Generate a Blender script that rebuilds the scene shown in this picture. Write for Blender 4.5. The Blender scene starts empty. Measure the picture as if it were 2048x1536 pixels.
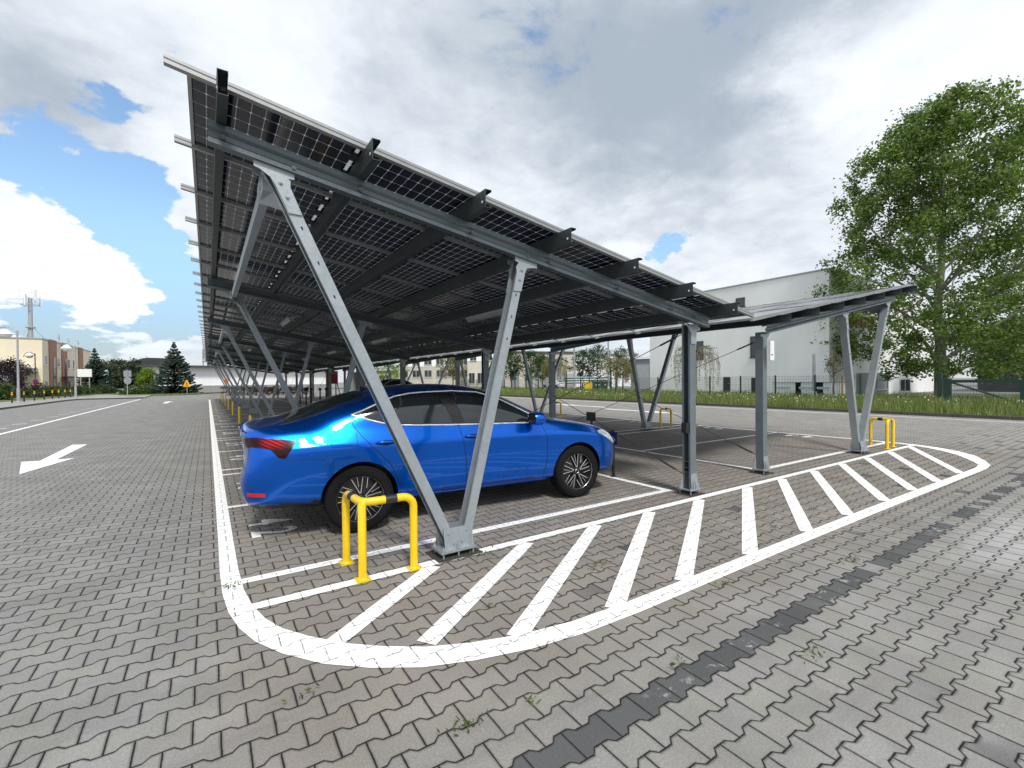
import bpy, bmesh, math, random
import numpy as np
from mathutils import Vector, Matrix
from mathutils.bvhtree import BVHTree
R = math.radians
sc = bpy.context.scene
col = sc.collection
# ------------------------------------------------------------------ camera
F, YAW, PIT, ROL, CH = 914.87, .5872, -.0089, -.0086, 1.5      # focal length in px of a 2048 px wide frame
_f0 = Vector((math.sin(YAW), math.cos(YAW), 0)); _r0 = Vector((math.cos(YAW), -math.sin(YAW), 0)); _u0 = Vector((0, 0, 1))
FW = math.cos(PIT)*_f0 + math.sin(PIT)*_u0
_u = -math.sin(PIT)*_f0 + math.cos(PIT)*_u0
RT = math.cos(ROL)*_r0 + math.sin(ROL)*_u
UP = -math.sin(ROL)*_r0 + math.cos(ROL)*_u
cam = bpy.data.cameras.new('camera'); co = bpy.data.objects.new('camera', cam); col.objects.link(co)
cam.sensor_width = 36; cam.lens = F/2048*36; cam.clip_start = .05; cam.clip_end = 3000
co.matrix_world = Matrix(((RT.x, UP.x, -FW.x, 0), (RT.y, UP.y, -FW.y, 0), (RT.z, UP.z, -FW.z, CH), (0, 0, 0, 1)))
sc.camera = co
def ray(px, py): return ((px-1024)/F)*RT - ((py-768)/F)*UP + FW
def at(px, py, dep): return ray(px, py)*dep + Vector((0, 0, CH))        # world point seen there at that depth
def gnd(px, dep, z=0):                                                    # ground point in that direction
    v = at(px, 768, dep); return Vector((v.x, v.y, z))
# ------------------------------------------------------------------ light
SUN_EL, SUN_AZ = R(52), Vector((-.2, -.98))
sd = Vector((SUN_AZ.x*math.cos(SUN_EL), SUN_AZ.y*math.cos(SUN_EL), math.sin(SUN_EL))).normalized()
sl = bpy.data.lights.new('sun', 'SUN'); sl.energy = 3.2; sl.angle = R(10); sl.color = (1, .96, .9)
so = bpy.data.objects.new('sun', sl); col.objects.link(so)
so.rotation_euler = (-sd).to_track_quat('-Z', 'Y').to_euler(); so.location = sd*60
sc.view_settings.view_transform = 'Standard'; sc.view_settings.look = 'None'
sc.view_settings.exposure = 0; sc.view_settings.gamma = 1
# ------------------------------------------------------------------ node helper
class V:
    def __init__(s, nt, v): s.nt, s.v = nt, v
    def op(s, o, *a, clamp=False):
        n = s.nt.nodes.new('ShaderNodeMath'); n.operation = o; n.use_clamp = clamp
        for i, x in enumerate((s,)+a):
            x = x.v if isinstance(x, V) else x
            if isinstance(x, (int, float)): n.inputs[i].default_value = x
            else: s.nt.links.new(x, n.inputs[i])
        return V(s.nt, n.outputs[0])
    def __add__(s, b): return s.op('ADD', b)
    def __sub__(s, b): return s.op('SUBTRACT', b)
    def __mul__(s, b): return s.op('MULTIPLY', b)
    def __truediv__(s, b): return s.op('DIVIDE', b)
    def rsub(s, a): return V(s.nt, a).op('SUBTRACT', s)
    def floor(s): return s.op('FLOOR')
    def frac(s): return s.op('FRACT')
    def abs(s): return s.op('ABSOLUTE')
    def mn(s, b): return s.op('MINIMUM', b)
    def mx(s, b): return s.op('MAXIMUM', b)
    def pw(s, b): return s.op('POWER', b)
    def ss(s, lo, hi, a=0., b=1.):
        n = s.nt.nodes.new('ShaderNodeMapRange'); n.interpolation_type = 'SMOOTHSTEP'; n.clamp = True
        n.inputs['From Min'].default_value = lo; n.inputs['From Max'].default_value = hi
        n.inputs['To Min'].default_value = a; n.inputs['To Max'].default_value = b
        s.nt.links.new(s.v, n.inputs['Value']); return V(s.nt, n.outputs[0])
def sep(nt, s):
    n = nt.nodes.new('ShaderNodeSeparateXYZ'); nt.links.new(s, n.inputs[0]); return [V(nt, o) for o in n.outputs]
def comb(nt, x, y, z):
    n = nt.nodes.new('ShaderNodeCombineXYZ')
    for i, a in enumerate((x, y, z)):
        if isinstance(a, V): nt.links.new(a.v, n.inputs[i])
        else: n.inputs[i].default_value = a
    return n.outputs[0]
def noise(nt, vec, scale, detail=4, rough=.55, dist=0., out=0):
    n = nt.nodes.new('ShaderNodeTexNoise'); n.inputs['Scale'].default_value = scale; n.inputs['Detail'].default_value = detail
    n.inputs['Roughness'].default_value = rough; n.inputs['Distortion'].default_value = dist
    if vec is not None: nt.links.new(vec, n.inputs['Vector'])
    return V(nt, n.outputs[out])
def mix(nt, f, a, b, mode='MIX'):
    n = nt.nodes.new('ShaderNodeMix'); n.data_type = 'RGBA'; n.blend_type = mode
    for sock, x in ((n.inputs[0], f), (n.inputs[6], a), (n.inputs[7], b)):
        if isinstance(x, V): nt.links.new(x.v, sock)
        elif isinstance(x, (int, float)): sock.default_value = x
        elif isinstance(x, tuple): sock.default_value = (*x, 1)
        else: nt.links.new(x, sock)
    return n.outputs[2]
# ------------------------------------------------------------------ sky
w = bpy.data.worlds.new('World'); sc.world = w; w.use_nodes = True; nt = w.node_tree
bg = nt.nodes['Background']; bg.inputs[1].default_value = .10
sky = nt.nodes.new('ShaderNodeTexSky'); sky.sky_type = 'NISHITA'; sky.sun_disc = False
sky.sun_elevation = SUN_EL; sky.sun_rotation = math.atan2(sd.x, sd.y); sky.air_density = 1.0; sky.dust_density = .3; sky.ozone_density = 2.5
tc = nt.nodes.new('ShaderNodeTexCoord'); dx, dy, dz = sep(nt, tc.outputs['Generated'])
den = dz.mx(.0) + .16
pv = comb(nt, dx/den, dy/den, 0.)
gv = tc.outputs['Generated']
wc = [sep(nt, noise(nt, comb(nt, dx*1., dy*1., dz*1.7), s_, d_, r_, 0, 1).v) for s_, d_, r_ in ((3.2, 10, .62), (11., 8, .6))]
wx = dx + (wc[0][0]-.5)*.34 + (wc[1][0]-.5)*.07; wy = dy + (wc[0][1]-.5)*.34 + (wc[1][1]-.5)*.07; wz = dz + (wc[0][2]-.5)*.20 + (wc[1][2]-.5)*.045
def blob(px, py, r0, r1):                       # 1 inside r0 degrees round that direction of the sky, 0 beyond r1, edges frayed by the noise
    d = ray(px, py).normalized()
    ex, ey, ez = wx-d.x, wy-d.y, wz-d.z
    q = (ex*ex+ey*ey+ez*ez).pw(.5)
    return q.ss(2*math.sin(R(r0)/2), 2*math.sin(R(r1)/2), 1., 0.)
n1 = noise(nt, pv, 1.5, 10, .60, .35); n2 = noise(nt, pv, .85, 8, .58, .5); n3 = noise(nt, pv, 4.2, 9, .62, .3)
gap = V(nt, 0.)
for (px, py, r0, r1, k) in [(235, 200, .3, 4.2, .55), (120, 375, 1, 7, .5), (290, 450, 2, 6.5, .6), (345, 545, 2, 6.5, .6), (40, 345, 1, 6, .5), (330, 350, 0, 4., .3), (372, 565, 1, 4, .4), (190, 470, 1, 5, .3),
                            (190, 655, .5, 4.2, .52), (360, 612, .5, 4.2, .55), (290, 632, .5, 3.6, .45), (110, 668, .3, 3.5, .3), (250, 700, .2, 2.6, .4), (1338, 512, .5, 3.2, .85), (90, 622, 0, 4, .3), (55, 470, 1, 6.5, -.5), (300, 690, 0, 3, -.2), (200, 565, 1, 6, -.35), (440, 330, 0, 5, -.2)]:
    gap = gap + blob(px, py, r0, r1)*k
dens = (gap - (n1-.5)*1.25 - (n3-.5)*1.15).ss(.20, .42, 1., 0.)
dark = V(nt, 0.)
for (px, py, r0, r1, k) in [(1330, 190, 0, 16, .30), (1180, 280, 0, 14, .22), (1640, 40, 0, 12, .28), (1470, 130, 0, 11, .22), (1400, 340, 0, 10, .18), (1590, 280, 0, 7, .24), (60, 180, 0, 14, .34), (1000, 40, 0, 16, .10), (1230, 50, 0, 13, .20), (860, 160, 0, 13, .14), (230, 260, 0, 8, .10),
                            (1560, 165, 0, 8, -.34), (1690, 175, 0, 8, -.30), (1120, 480, 0, 12, -.20), (300, 330, 0, 10, -.14), (430, 40, 0, 15, -.14), (100, 480, 0, 10, -.3), (1400, 450, 0, 10, -.08), (1930, 150, 0, 14, -.16), (200, 600, 0, 10, -.2), (640, 200, 0, 11, -.06), (1950, 40, 0, 11, -.12), (1250, 520, 0, 6, -.15)]:
    dark = dark + blob(px, py, r0, r1)*k
shade = (dark*-1.0 + (n2-.5)*.9 + (n3-.5)*.55 + (n1-.5)*.5 + .59).ss(.05, .92)
cc = mix(nt, shade, (4.3, 5.0, 5.9), (10.3, 10.8, 11.4))
kf = dz.ss(.0, .30, .0, 1.); skc = mix(nt, kf, mix(nt, 1.0, sky.outputs[0], (.72, .74, .86), 'MULTIPLY'), mix(nt, 1.0, sky.outputs[0], (2.3, 2.35, 2.2), 'MULTIPLY'))
hz = dz.ss(0., .14)
fin = mix(nt, dens*(hz*.35+.65), skc, cc)
nt.links.new(fin, bg.inputs[0])
# ------------------------------------------------------------------ materials
MAT = {}
def newmat(name):
    m = bpy.data.materials.new(name); m.use_nodes = True; MAT[name] = m
    return m, m.node_tree, m.node_tree.nodes['Principled BSDF']
def simple(name, c, rough=.6, metal=0., var=.12, scale=6., bump=0., spec=.5, coat=0., stretch=None):
    m, nt, b = newmat(name)
    tc = nt.nodes.new('ShaderNodeTexCoord'); v = tc.outputs['Object']
    if stretch:
        mp = nt.nodes.new('ShaderNodeMapping'); mp.inputs['Scale'].default_value = stretch; nt.links.new(v, mp.inputs[0]); v = mp.outputs[0]
    n = noise(nt, v, scale, 6, .65)
    k = n.ss(.3, .7, 1-var, 1+var)
    mm = nt.nodes.new('ShaderNodeVectorMath'); mm.operation = 'SCALE'; mm.inputs[0].default_value = c; nt.links.new(k.v, mm.inputs['Scale'])
    nt.links.new(mm.outputs[0], b.inputs['Base Color'])
    rr = n.ss(.3, .7, max(.02, rough-.08), min(1, rough+.08)); nt.links.new(rr.v, b.inputs['Roughness'])
    b.inputs['Metallic'].default_value = metal; b.inputs['Specular IOR Level'].default_value = spec
    b.inputs['Coat Weight'].default_value = coat; b.inputs['Coat Roughness'].default_value = .04
    if bump:
        bp = nt.nodes.new('ShaderNodeBump'); bp.inputs['Strength'].default_value = bump; bp.inputs['Distance'].default_value = .02
        nt.links.new(n.v, bp.inputs['Height']); nt.links.new(bp.outputs[0], b.inputs['Normal'])
    return m
def leafmat(name, cols, trans=.35):
    m, nt, b = newmat(name)
    g = nt.nodes.new('ShaderNodeNewGeometry')
    cr = nt.nodes.new('ShaderNodeValToRGB'); nt.links.new(g.outputs['Random Per Island'], cr.inputs[0])
    e = cr.color_ramp.elements
    while len(e) < len(cols): e.new(.5)
    for i, c in enumerate(cols): e[i].position = i/(len(cols)-1); e[i].color = (*c, 1)
    nt.links.new(cr.outputs[0], b.inputs['Base Color']); b.inputs['Roughness'].default_value = .55
    tr = nt.nodes.new('ShaderNodeBsdfTranslucent'); ms = nt.nodes.new('ShaderNodeMixShader'); ms.inputs[0].default_value = trans
    c2 = mix(nt, 1., cr.outputs[0], (1.3, 1.5, .7), 'MULTIPLY'); nt.links.new(c2, tr.inputs[0])
    nt.links.new(b.outputs[0], ms.inputs[1]); nt.links.new(tr.outputs[0], ms.inputs[2])
    nt.links.new(ms.outputs[0], nt.nodes['Material Output'].inputs[0])
    return m
# interlocking double-T pavers, laid in world coordinates: stones .2 long along X, rows .1385 along Y
PL, PH, PA = .2, .1385, .013
def paver_nodes(nt):
    g = nt.nodes.new('ShaderNodeNewGeometry')
    pos = g.outputs['Position']
    wob = noise(nt, pos, 9, 2, .5, 0, 1)
    x, y, z = sep(nt, pos); wx, wy, wz = sep(nt, wob.v)
    u = x + (wx-.5)*.006 - .03; v = y + (wy-.5)*.006 - .102
    t = ((u/PL).frac()-.5).abs()
    zz = ((t-.25)*15.).mn(1.).mx(-1.)*PA
    e = (v/PH+.5).floor()
    s = (e*.5).frac().op('GREATER_THAN', .25)*-2.+1.
    d = v - e*PH - s*zz
    row = e - d.op('LESS_THAN', 0.)
    odd = (row*.5).frac().op('GREATER_THAN', .25)
    uj = odd.rsub(1.)*(PL/2)
    uq = (u-uj)/PL
    stone = (uq+.0).floor()
    du = ((uq+.5).frac()-.5).abs()*PL
    wn = noise(nt, pos, 2.2, 3)
    jd = d.abs()*.92
    dist = jd.mn(du)
    dist = dist - (noise(nt, pos, 38, 3, .7)-.5)*.0045 - (wn-.5)*.003
    joint = dist.ss(.0016, .0056, 1., 0.)
    edge = dist.ss(.004, .014, 1., 0.)
    wh = nt.nodes.new('ShaderNodeTexWhiteNoise'); wh.noise_dimensions = '2D'
    nt.links.new(comb(nt, stone, row, 0.), wh.inputs['Vector'])
    rnd = V(nt, wh.outputs['Value']); rcol = wh.outputs['Color']
    return pos, x, y, row, stone, joint, edge, rnd, rcol, dist
def paver_material():
    m, nt, b = newmat('concrete_pavers')
    pos, x, y, row, stone, joint, edge, rnd, rcol, dist = paver_nodes(nt)
    r1, r2, r3 = sep(nt, rcol)
    big = noise(nt, pos, .35, 5, .6); mid = noise(nt, pos, 1.6, 5, .6); fine = noise(nt, pos, 170, 3, .7); spk = noise(nt, pos, 75, 2, .6)
    brown = (x.ss(-.4, .5)*x.ss(12.6, 13.6, 1, 0)*y.ss(1.2, 2.3) + x.ss(-1.5, 2, .0, .22)) * big.ss(.3, .6, .65, 1.)
    c = mix(nt, brown.mn(1.), (.252, .251, .241), (.236, .216, .194))
    c = mix(nt, x.ss(12.5, 16., 0., .55), c, (.30, .285, .262))
    val = r1.ss(0, 1, .945, 1.045)*mid.ss(.3, .7, .88, 1.1)*fine.ss(.25, .75, .78, 1.22)*spk.ss(.3, .75, .93, 1.1)
    c = mix(nt, 1., c, comb(nt, val, val*r2.ss(0, 1, .985, 1.01), val*r3.ss(0, 1, .965, 1.02)), 'MULTIPLY')
    # the course of dark stones and a few dark strays
    band = (row-9.).abs().op('LESS_THAN', .5)
    rowon = x.ss(-.4, .1)*(x.ss(3.1, 3.9, 1, 0) + x.ss(3.2, 3.8)*(r2.op('GREATER_THAN', .45))).mn(1.)
    stray = r3.op('GREATER_THAN', .965)*big.ss(.42, .5)*x.ss(1.5, 3)*y.ss(3.6, 3., 0., 1.)*y.ss(3.2, 5., 1, 0)
    isd = (band*rowon + stray).mn(1.)
    c = mix(nt, isd*.92, c, mix(nt, (fine*.6+r1*.25+spk*.15), (.022, .024, .026), (.125, .13, .135)))
    # lime bloom, scuffs
    st = noise(nt, pos, 3.3, 8, .68); st2 = noise(nt, pos, 21, 5, .7)
    bloom = ((st*.55+st2*.45).ss(.535, .62)*band*rowon*noise(nt, pos, .9, 2).ss(.42, .55)*.85 + (st*.6+st2*.4).ss(.60, .67)*.3).mn(1.)
    c = mix(nt, bloom, c, (.48, .48, .47))
    tyre = noise(nt, comb(nt, x*.35+y*.1, y*2.2, 0.), 1.6, 5, .6).ss(.56, .70)*.16
    c = mix(nt, tyre, c, (.06, .058, .055))
    pale = noise(nt, pos, .22, 3, .5).ss(.5, .62)*x.ss(3.5, 5.5)*y.ss(2., .9, 0., 1.)*.0
    pl2 = ((x-6.3)*.8).abs().ss(.3, 1.4, 1, 0)*(y-.75).abs().ss(.15, .75, 1, 0)*mid.ss(.3, .6)*.55
    c = mix(nt, pl2, c, (.44, .44, .445))
    oil = noise(nt, pos, 1.1, 6, .62).ss(.62, .74)*.28
    c = mix(nt, oil, c, (.11, .105, .10))
    # joints: dark dirt, mossy in places
    moss = noise(nt, pos, 5.5, 4, .6).ss(.60, .68)
    jc = mix(nt, moss*.85, (.014, .013, .012), (.040, .052, .014))
    c = mix(nt, edge*.36, c, (.07, .066, .06))
    c = mix(nt, joint, c, jc)
    nt.links.new(c, b.inputs['Base Color']); b.inputs['Roughness'].default_value = .9; b.inputs['Specular IOR Level'].default_value = .25
    bp = nt.nodes.new('ShaderNodeBump'); bp.inputs['Strength'].default_value = .55; bp.inputs['Distance'].default_value = .006
    h = dist.ss(.0, .012) + fine*.12 + r1*.12
    nt.links.new(h.v, bp.inputs['Height']); nt.links.new(bp.outputs[0], b.inputs['Normal'])
def paint_material():
    m, nt, b = newmat('road_paint')
    pos, x, y, row, stone, joint, edge, rnd, rcol, dist = paver_nodes(nt)
    fine = noise(nt, pos, 90, 3, .65); mid = noise(nt, pos, 7, 6, .7); big = noise(nt, pos, .8, 3)
    c = mix(nt, mid, (.82, .82, .81), (.93, .93, .92))
    wear = ((mid*.55+fine*.45).ss(.57, .70)*.5*big.ss(.3, .6) + mid.ss(.5, .75)*.10)
    c = mix(nt, wear, c, (.40, .38, .35))
    jt = joint*noise(nt, pos, 26, 3, .7).ss(.36, .56)*.88
    c = mix(nt, jt, c, (.09, .085, .08))
    nt.links.new(c, b.inputs['Base Color']); b.inputs['Roughness'].default_value = .75; b.inputs['Specular IOR Level'].default_value = .3
    bp = nt.nodes.new('ShaderNodeBump'); bp.inputs['Strength'].default_value = .45; bp.inputs['Distance'].default_value = .005
    nt.links.new((dist.ss(0., .01)+fine*.15).v, bp.inputs['Height']); nt.links.new(bp.outputs[0], b.inputs['Normal'])
paver_material(); paint_material()
def steel(name, c, metal, rough):
    m, nt, b = newmat(name)
    tc = nt.nodes.new('ShaderNodeTexCoord'); v = tc.outputs['Object']
    vo = nt.nodes.new('ShaderNodeTexVoronoi'); vo.inputs['Scale'].default_value = 75; nt.links.new(v, vo.inputs['Vector'])
    sp = V(nt, sep(nt, vo.outputs['Color'])[0].v); n = noise(nt, v, 5, 6, .65)
    k = sp.ss(0, 1, .96, 1.03)*n.ss(.3, .7, .93, 1.06)
    nt.links.new(mix(nt, 1., c, comb(nt, k, k, k), 'MULTIPLY'), b.inputs['Base Color'])
    b.inputs['Metallic'].default_value = metal
    nt.links.new((sp.ss(0, 1, rough-.06, rough+.06)+n*.1).v, b.inputs['Roughness'])
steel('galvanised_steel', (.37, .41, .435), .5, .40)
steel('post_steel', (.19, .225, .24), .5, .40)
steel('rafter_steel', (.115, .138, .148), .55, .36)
steel('shaded_galvanised', (.055, .066, .068), .4, .42)  # galvanised steel again, its colour darkened for the shade under the roof
simple('aluminium', (.34, .345, .345), .42, .5, .05)
simple('yellow_paint', (.86, .56, .004), .34, 0, .05, 9, .04, .5, .3)
simple('black_tape', (.018, .018, .02), .4)
simple('black_plastic', (.016, .016, .017), .45)
simple('black_metal', (.02, .021, .022), .5)
simple('dark_green_metal', (.012, .045, .032), .5)
simple('green_wire', (.035, .05, .045), .6)
simple('rubber', (.011, .011, .0115), .85, 0, .25, 30, 0, .15)
simple('white_render', (.86, .865, .865), .9, 0, .05, .35, .05, stretch=(1, 1, .25))
simple('grey_plinth', (.30, .30, .31), .9, 0, .08, .5)
simple('cream_render', (.78, .68, .52), .9, 0, .05, .4, .05)
simple('office_cream', (.62, .57, .48), .9, 0, .05, .4)
simple('beige_render', (.54, .50, .43), .9, 0, .06, .4)
simple('brick_red_render', (.36, .19, .14), .9, 0, .08, 1.)
simple('grey_cladding', (.26, .28, .30), .6, .2, .06, .6)
simple('dark_cladding', (.045, .048, .055), .7, 0, .1, .5)
simple('roof_felt', (.075, .072, .07), .9)
simple('metal_grey', (.40, .42, .44), .5, .4)
simple('lamp_paint', (.34, .36, .37), .5, .3)
simple('white_plastic', (.80, .80, .80), .4, 0, .04)
simple('sign_white', (.82, .82, .82), .45, 0, .03)
simple('sign_grey', (.32, .34, .37), .55, .4)
simple('sign_blue', (.02, .035, .16), .4)
simple('sign_yellow', (.90, .42, .01), .45)
simple('sign_orange', (.75, .24, .03), .5)
simple('sign_red', (.55, .02, .02), .45)
simple('letter_red', (.50, .03, .015), .45)
simple('cabinet_red', (.22, .012, .014), .5, 0, .1)
simple('teal_sign', (.15, .38, .42), .5)
simple('pale_label', (.42, .58, .68), .5)
simple('bin_yellow', (.80, .55, .02), .5)
simple('bin_green', (.015, .05, .04), .55)
simple('kerb_concrete', (.26, .255, .245), .9, 0, .12, 4, .1)
simple('dirty_kerb', (.085, .078, .07), .95, 0, .25, 3, .1)
simple('asphalt', (.2, .2, .19), .95, 0, .12, 2, .1)
simple('footpath', (.28, .275, .26), .95, 0, .1, 1.5, .1)
simple('grass_soil', (.10, .13, .04), 1., 0, .3, 1.5)
simple('bark', (.13, .115, .095), .95, 0, .25, 7, .6)
simple('pale_bark', (.21, .195, .16), .9, 0, .3, 6, .3)
simple('stake_wood', (.33, .19, .09), .9)
simple('gravel_dirt', (.045, .04, .035), 1., 0, .6, 60, .8)
simple('diffuser', (.30, .31, .31), .4)
simple('window_dark', (.028, .033, .040), .08, 0, .2, .6, 0, .8)
simple('window_frame', (.55, .56, .56), .5)
simple('door_dark', (.025, .027, .03), .4)
simple('chrome', (.86, .87, .88), .25, .55, .02)
simple('silver_rim', (.72, .73, .74), .25, .9, .04)
simple('rim_black', (.010, .010, .011), .35)
simple('car_glass', (.012, .017, .019), .03, 0, .1, 2, 0, .9)
simple('car_trim', (.012, .012, .013), .3)
simple('panel_gap', (.004, .006, .015), .6)
simple('plate_white', (.7, .7, .7), .5)
simple('white_car', (.75, .75, .74), .25, 0, .03, 4, 0, .5, .8)
simple('dark_car', (.012, .014, .018), .25, .2, .05, 4, 0, .5, .8)
simple('silver_car', (.45, .46, .47), .3, .6, .05, 4, 0, .5, .8)
simple('spruce_bark', (.07, .055, .04), .95)
def carpaint(name, c1):
    m, nt, b = newmat(name)
    tc = nt.nodes.new('ShaderNodeTexCoord'); n = noise(nt, tc.outputs['Object'], 900, 2)
    z = sep(nt, tc.outputs['Object'])[2]; n2 = noise(nt, tc.outputs['Object'], 3.5, 6, .65)
    c = mix(nt, n.ss(.3, .7), tuple(k*.82 for k in c1), tuple(min(1, k*1.18) for k in c1))
    dirt = z.ss(.22, .52, 1., 0.)*n2.ss(.36, .66)*.38
    c = mix(nt, dirt, c, (.085, .075, .06))
    nt.links.new(c, b.inputs['Base Color']); b.inputs['Metallic'].default_value = .88
    nt.links.new((dirt*.5+.25).v, b.inputs['Roughness'])
    b.inputs['Coat Weight'].default_value = .55; b.inputs['Coat Roughness'].default_value = .03; b.inputs['Specular IOR Level'].default_value = .3
carpaint('blue_paint', (.0, .125, .66))
def lampglass():
    m, nt, b = newmat('tail_red'); tc = nt.nodes.new('ShaderNodeTexCoord'); x, y, z = sep(nt, tc.outputs['Object'])
    st = ((x*.6+z*1.2)*26).frac().ss(.2, .5)*x.ss(-.9, -.78)*x.ss(-.72, -.62, 1, 0)*z.ss(.86, .95)
    c = mix(nt, st, (.022, .001, .002), (.55, .008, .012))
    nt.links.new(c, b.inputs['Base Color']); b.inputs['Roughness'].default_value = .14; b.inputs['Specular IOR Level'].default_value = .3
lampglass()
simple('head_lamp', (.55, .58, .6), .08, .3, .3, 30, 0, .8)
# double-glass solar laminate: dark cells, light gaps that let the sky through
def panel_material():
    m, nt, b = newmat('solar_laminate')
    tc = nt.nodes.new('ShaderNodeTexCoord'); x, y, z = sep(nt, tc.outputs['Object'])
    ax = x.abs()-.012
    cx = .0840; cy = .1600
    gx = ((ax/cx+.5).frac()-.5).abs()*cx; gy = ((y/cy+.5).frac()-.5).abs()*cy
    line = gx.mn(gy).ss(.0013, .0030, 1., 0.)
    corner = (gx+gy).ss(.010, .014, 1., 0.)
    mid = x.abs().ss(.010, .013, 1., 0.)
    brd = (x.abs().ss(1.012, 1.018) + y.abs().ss(.4805, .4835)).mn(1.)
    op = line.mx(corner).mx(mid).mx(brd)
    dirt = noise(nt, tc.outputs['Object'], 4, 7, .7)
    oi = nt.nodes.new('ShaderNodeObjectInfo'); rnd = V(nt, oi.outputs['Random'])
    c = mix(nt, dirt, (.006, .010, .028), (.014, .017, .032))
    nt.links.new(c, b.inputs['Base Color'])
    nt.links.new((dirt*.10+.07).v, b.inputs['Roughness']); b.inputs['Specular IOR Level'].default_value = .5
    tr = nt.nodes.new('ShaderNodeBsdfTranslucent'); tr.inputs[0].default_value = (.7, .72, .75, 1)
    df = nt.nodes.new('ShaderNodeBsdfDiffuse'); df.inputs[0].default_value = (.7, .71, .73, 1)
    m1 = nt.nodes.new('ShaderNodeMixShader'); m1.inputs[0].default_value = .6
    nt.links.new(df.outputs[0], m1.inputs[1]); nt.links.new(tr.outputs[0], m1.inputs[2])
    m2 = nt.nodes.new('ShaderNodeMixShader'); nt.links.new(op.v, m2.inputs[0])
    nt.links.new(b.outputs[0], m2.inputs[1]); nt.links.new(m1.outputs[0], m2.inputs[2])
    nt.links.new(m2.outputs[0], nt.nodes['Material Output'].inputs[0])
panel_material()
leafmat('poplar_leaf', [(.045, .085, .018), (.09, .15, .034), (.145, .21, .05), (.24, .29, .10)], .45)
leafmat('tree_leaf', [(.018, .045, .012), (.035, .075, .018), (.06, .11, .025)], .3)
leafmat('lime_leaf', [(.09, .15, .015), (.16, .24, .02), (.24, .31, .03)], .4)
leafmat('birch_leaf', [(.11, .11, .02), (.19, .17, .03), (.26, .21, .045)], .4)
leafmat('brown_leaf', [(.10, .055, .025), (.20, .13, .06), (.19, .19, .06)], .3)
leafmat('purple_leaf', [(.012, .006, .010), (.028, .011, .018), (.045, .018, .025)], .2)
leafmat('hedge_leaf', [(.020, .040, .010), (.040, .070, .015), (.075, .11, .022)], .3)
leafmat('juniper_leaf', [(.03, .055, .012), (.06, .10, .018), (.10, .15, .025)], .3)
leafmat('red_hedge_leaf', [(.022, .012, .008), (.05, .024, .012), (.055, .05, .018)], .25)
leafmat('spruce_needle', [(.012, .028, .020), (.022, .048, .032), (.045, .080, .052)], .15)
leafmat('forest_leaf', [(.016, .028, .012), (.030, .048, .018), (.055, .075, .028)], .2)
leafmat('grass_blade', [(.07, .11, .025), (.12, .18, .04), (.20, .235, .075), (.32, .30, .15)], .35)
leafmat('flower_white', [(.55, .56, .45), (.8, .8, .75)], .2)
leafmat('weed_leaf', [(.06, .09, .015), (.11, .15, .03)], .3)
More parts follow.
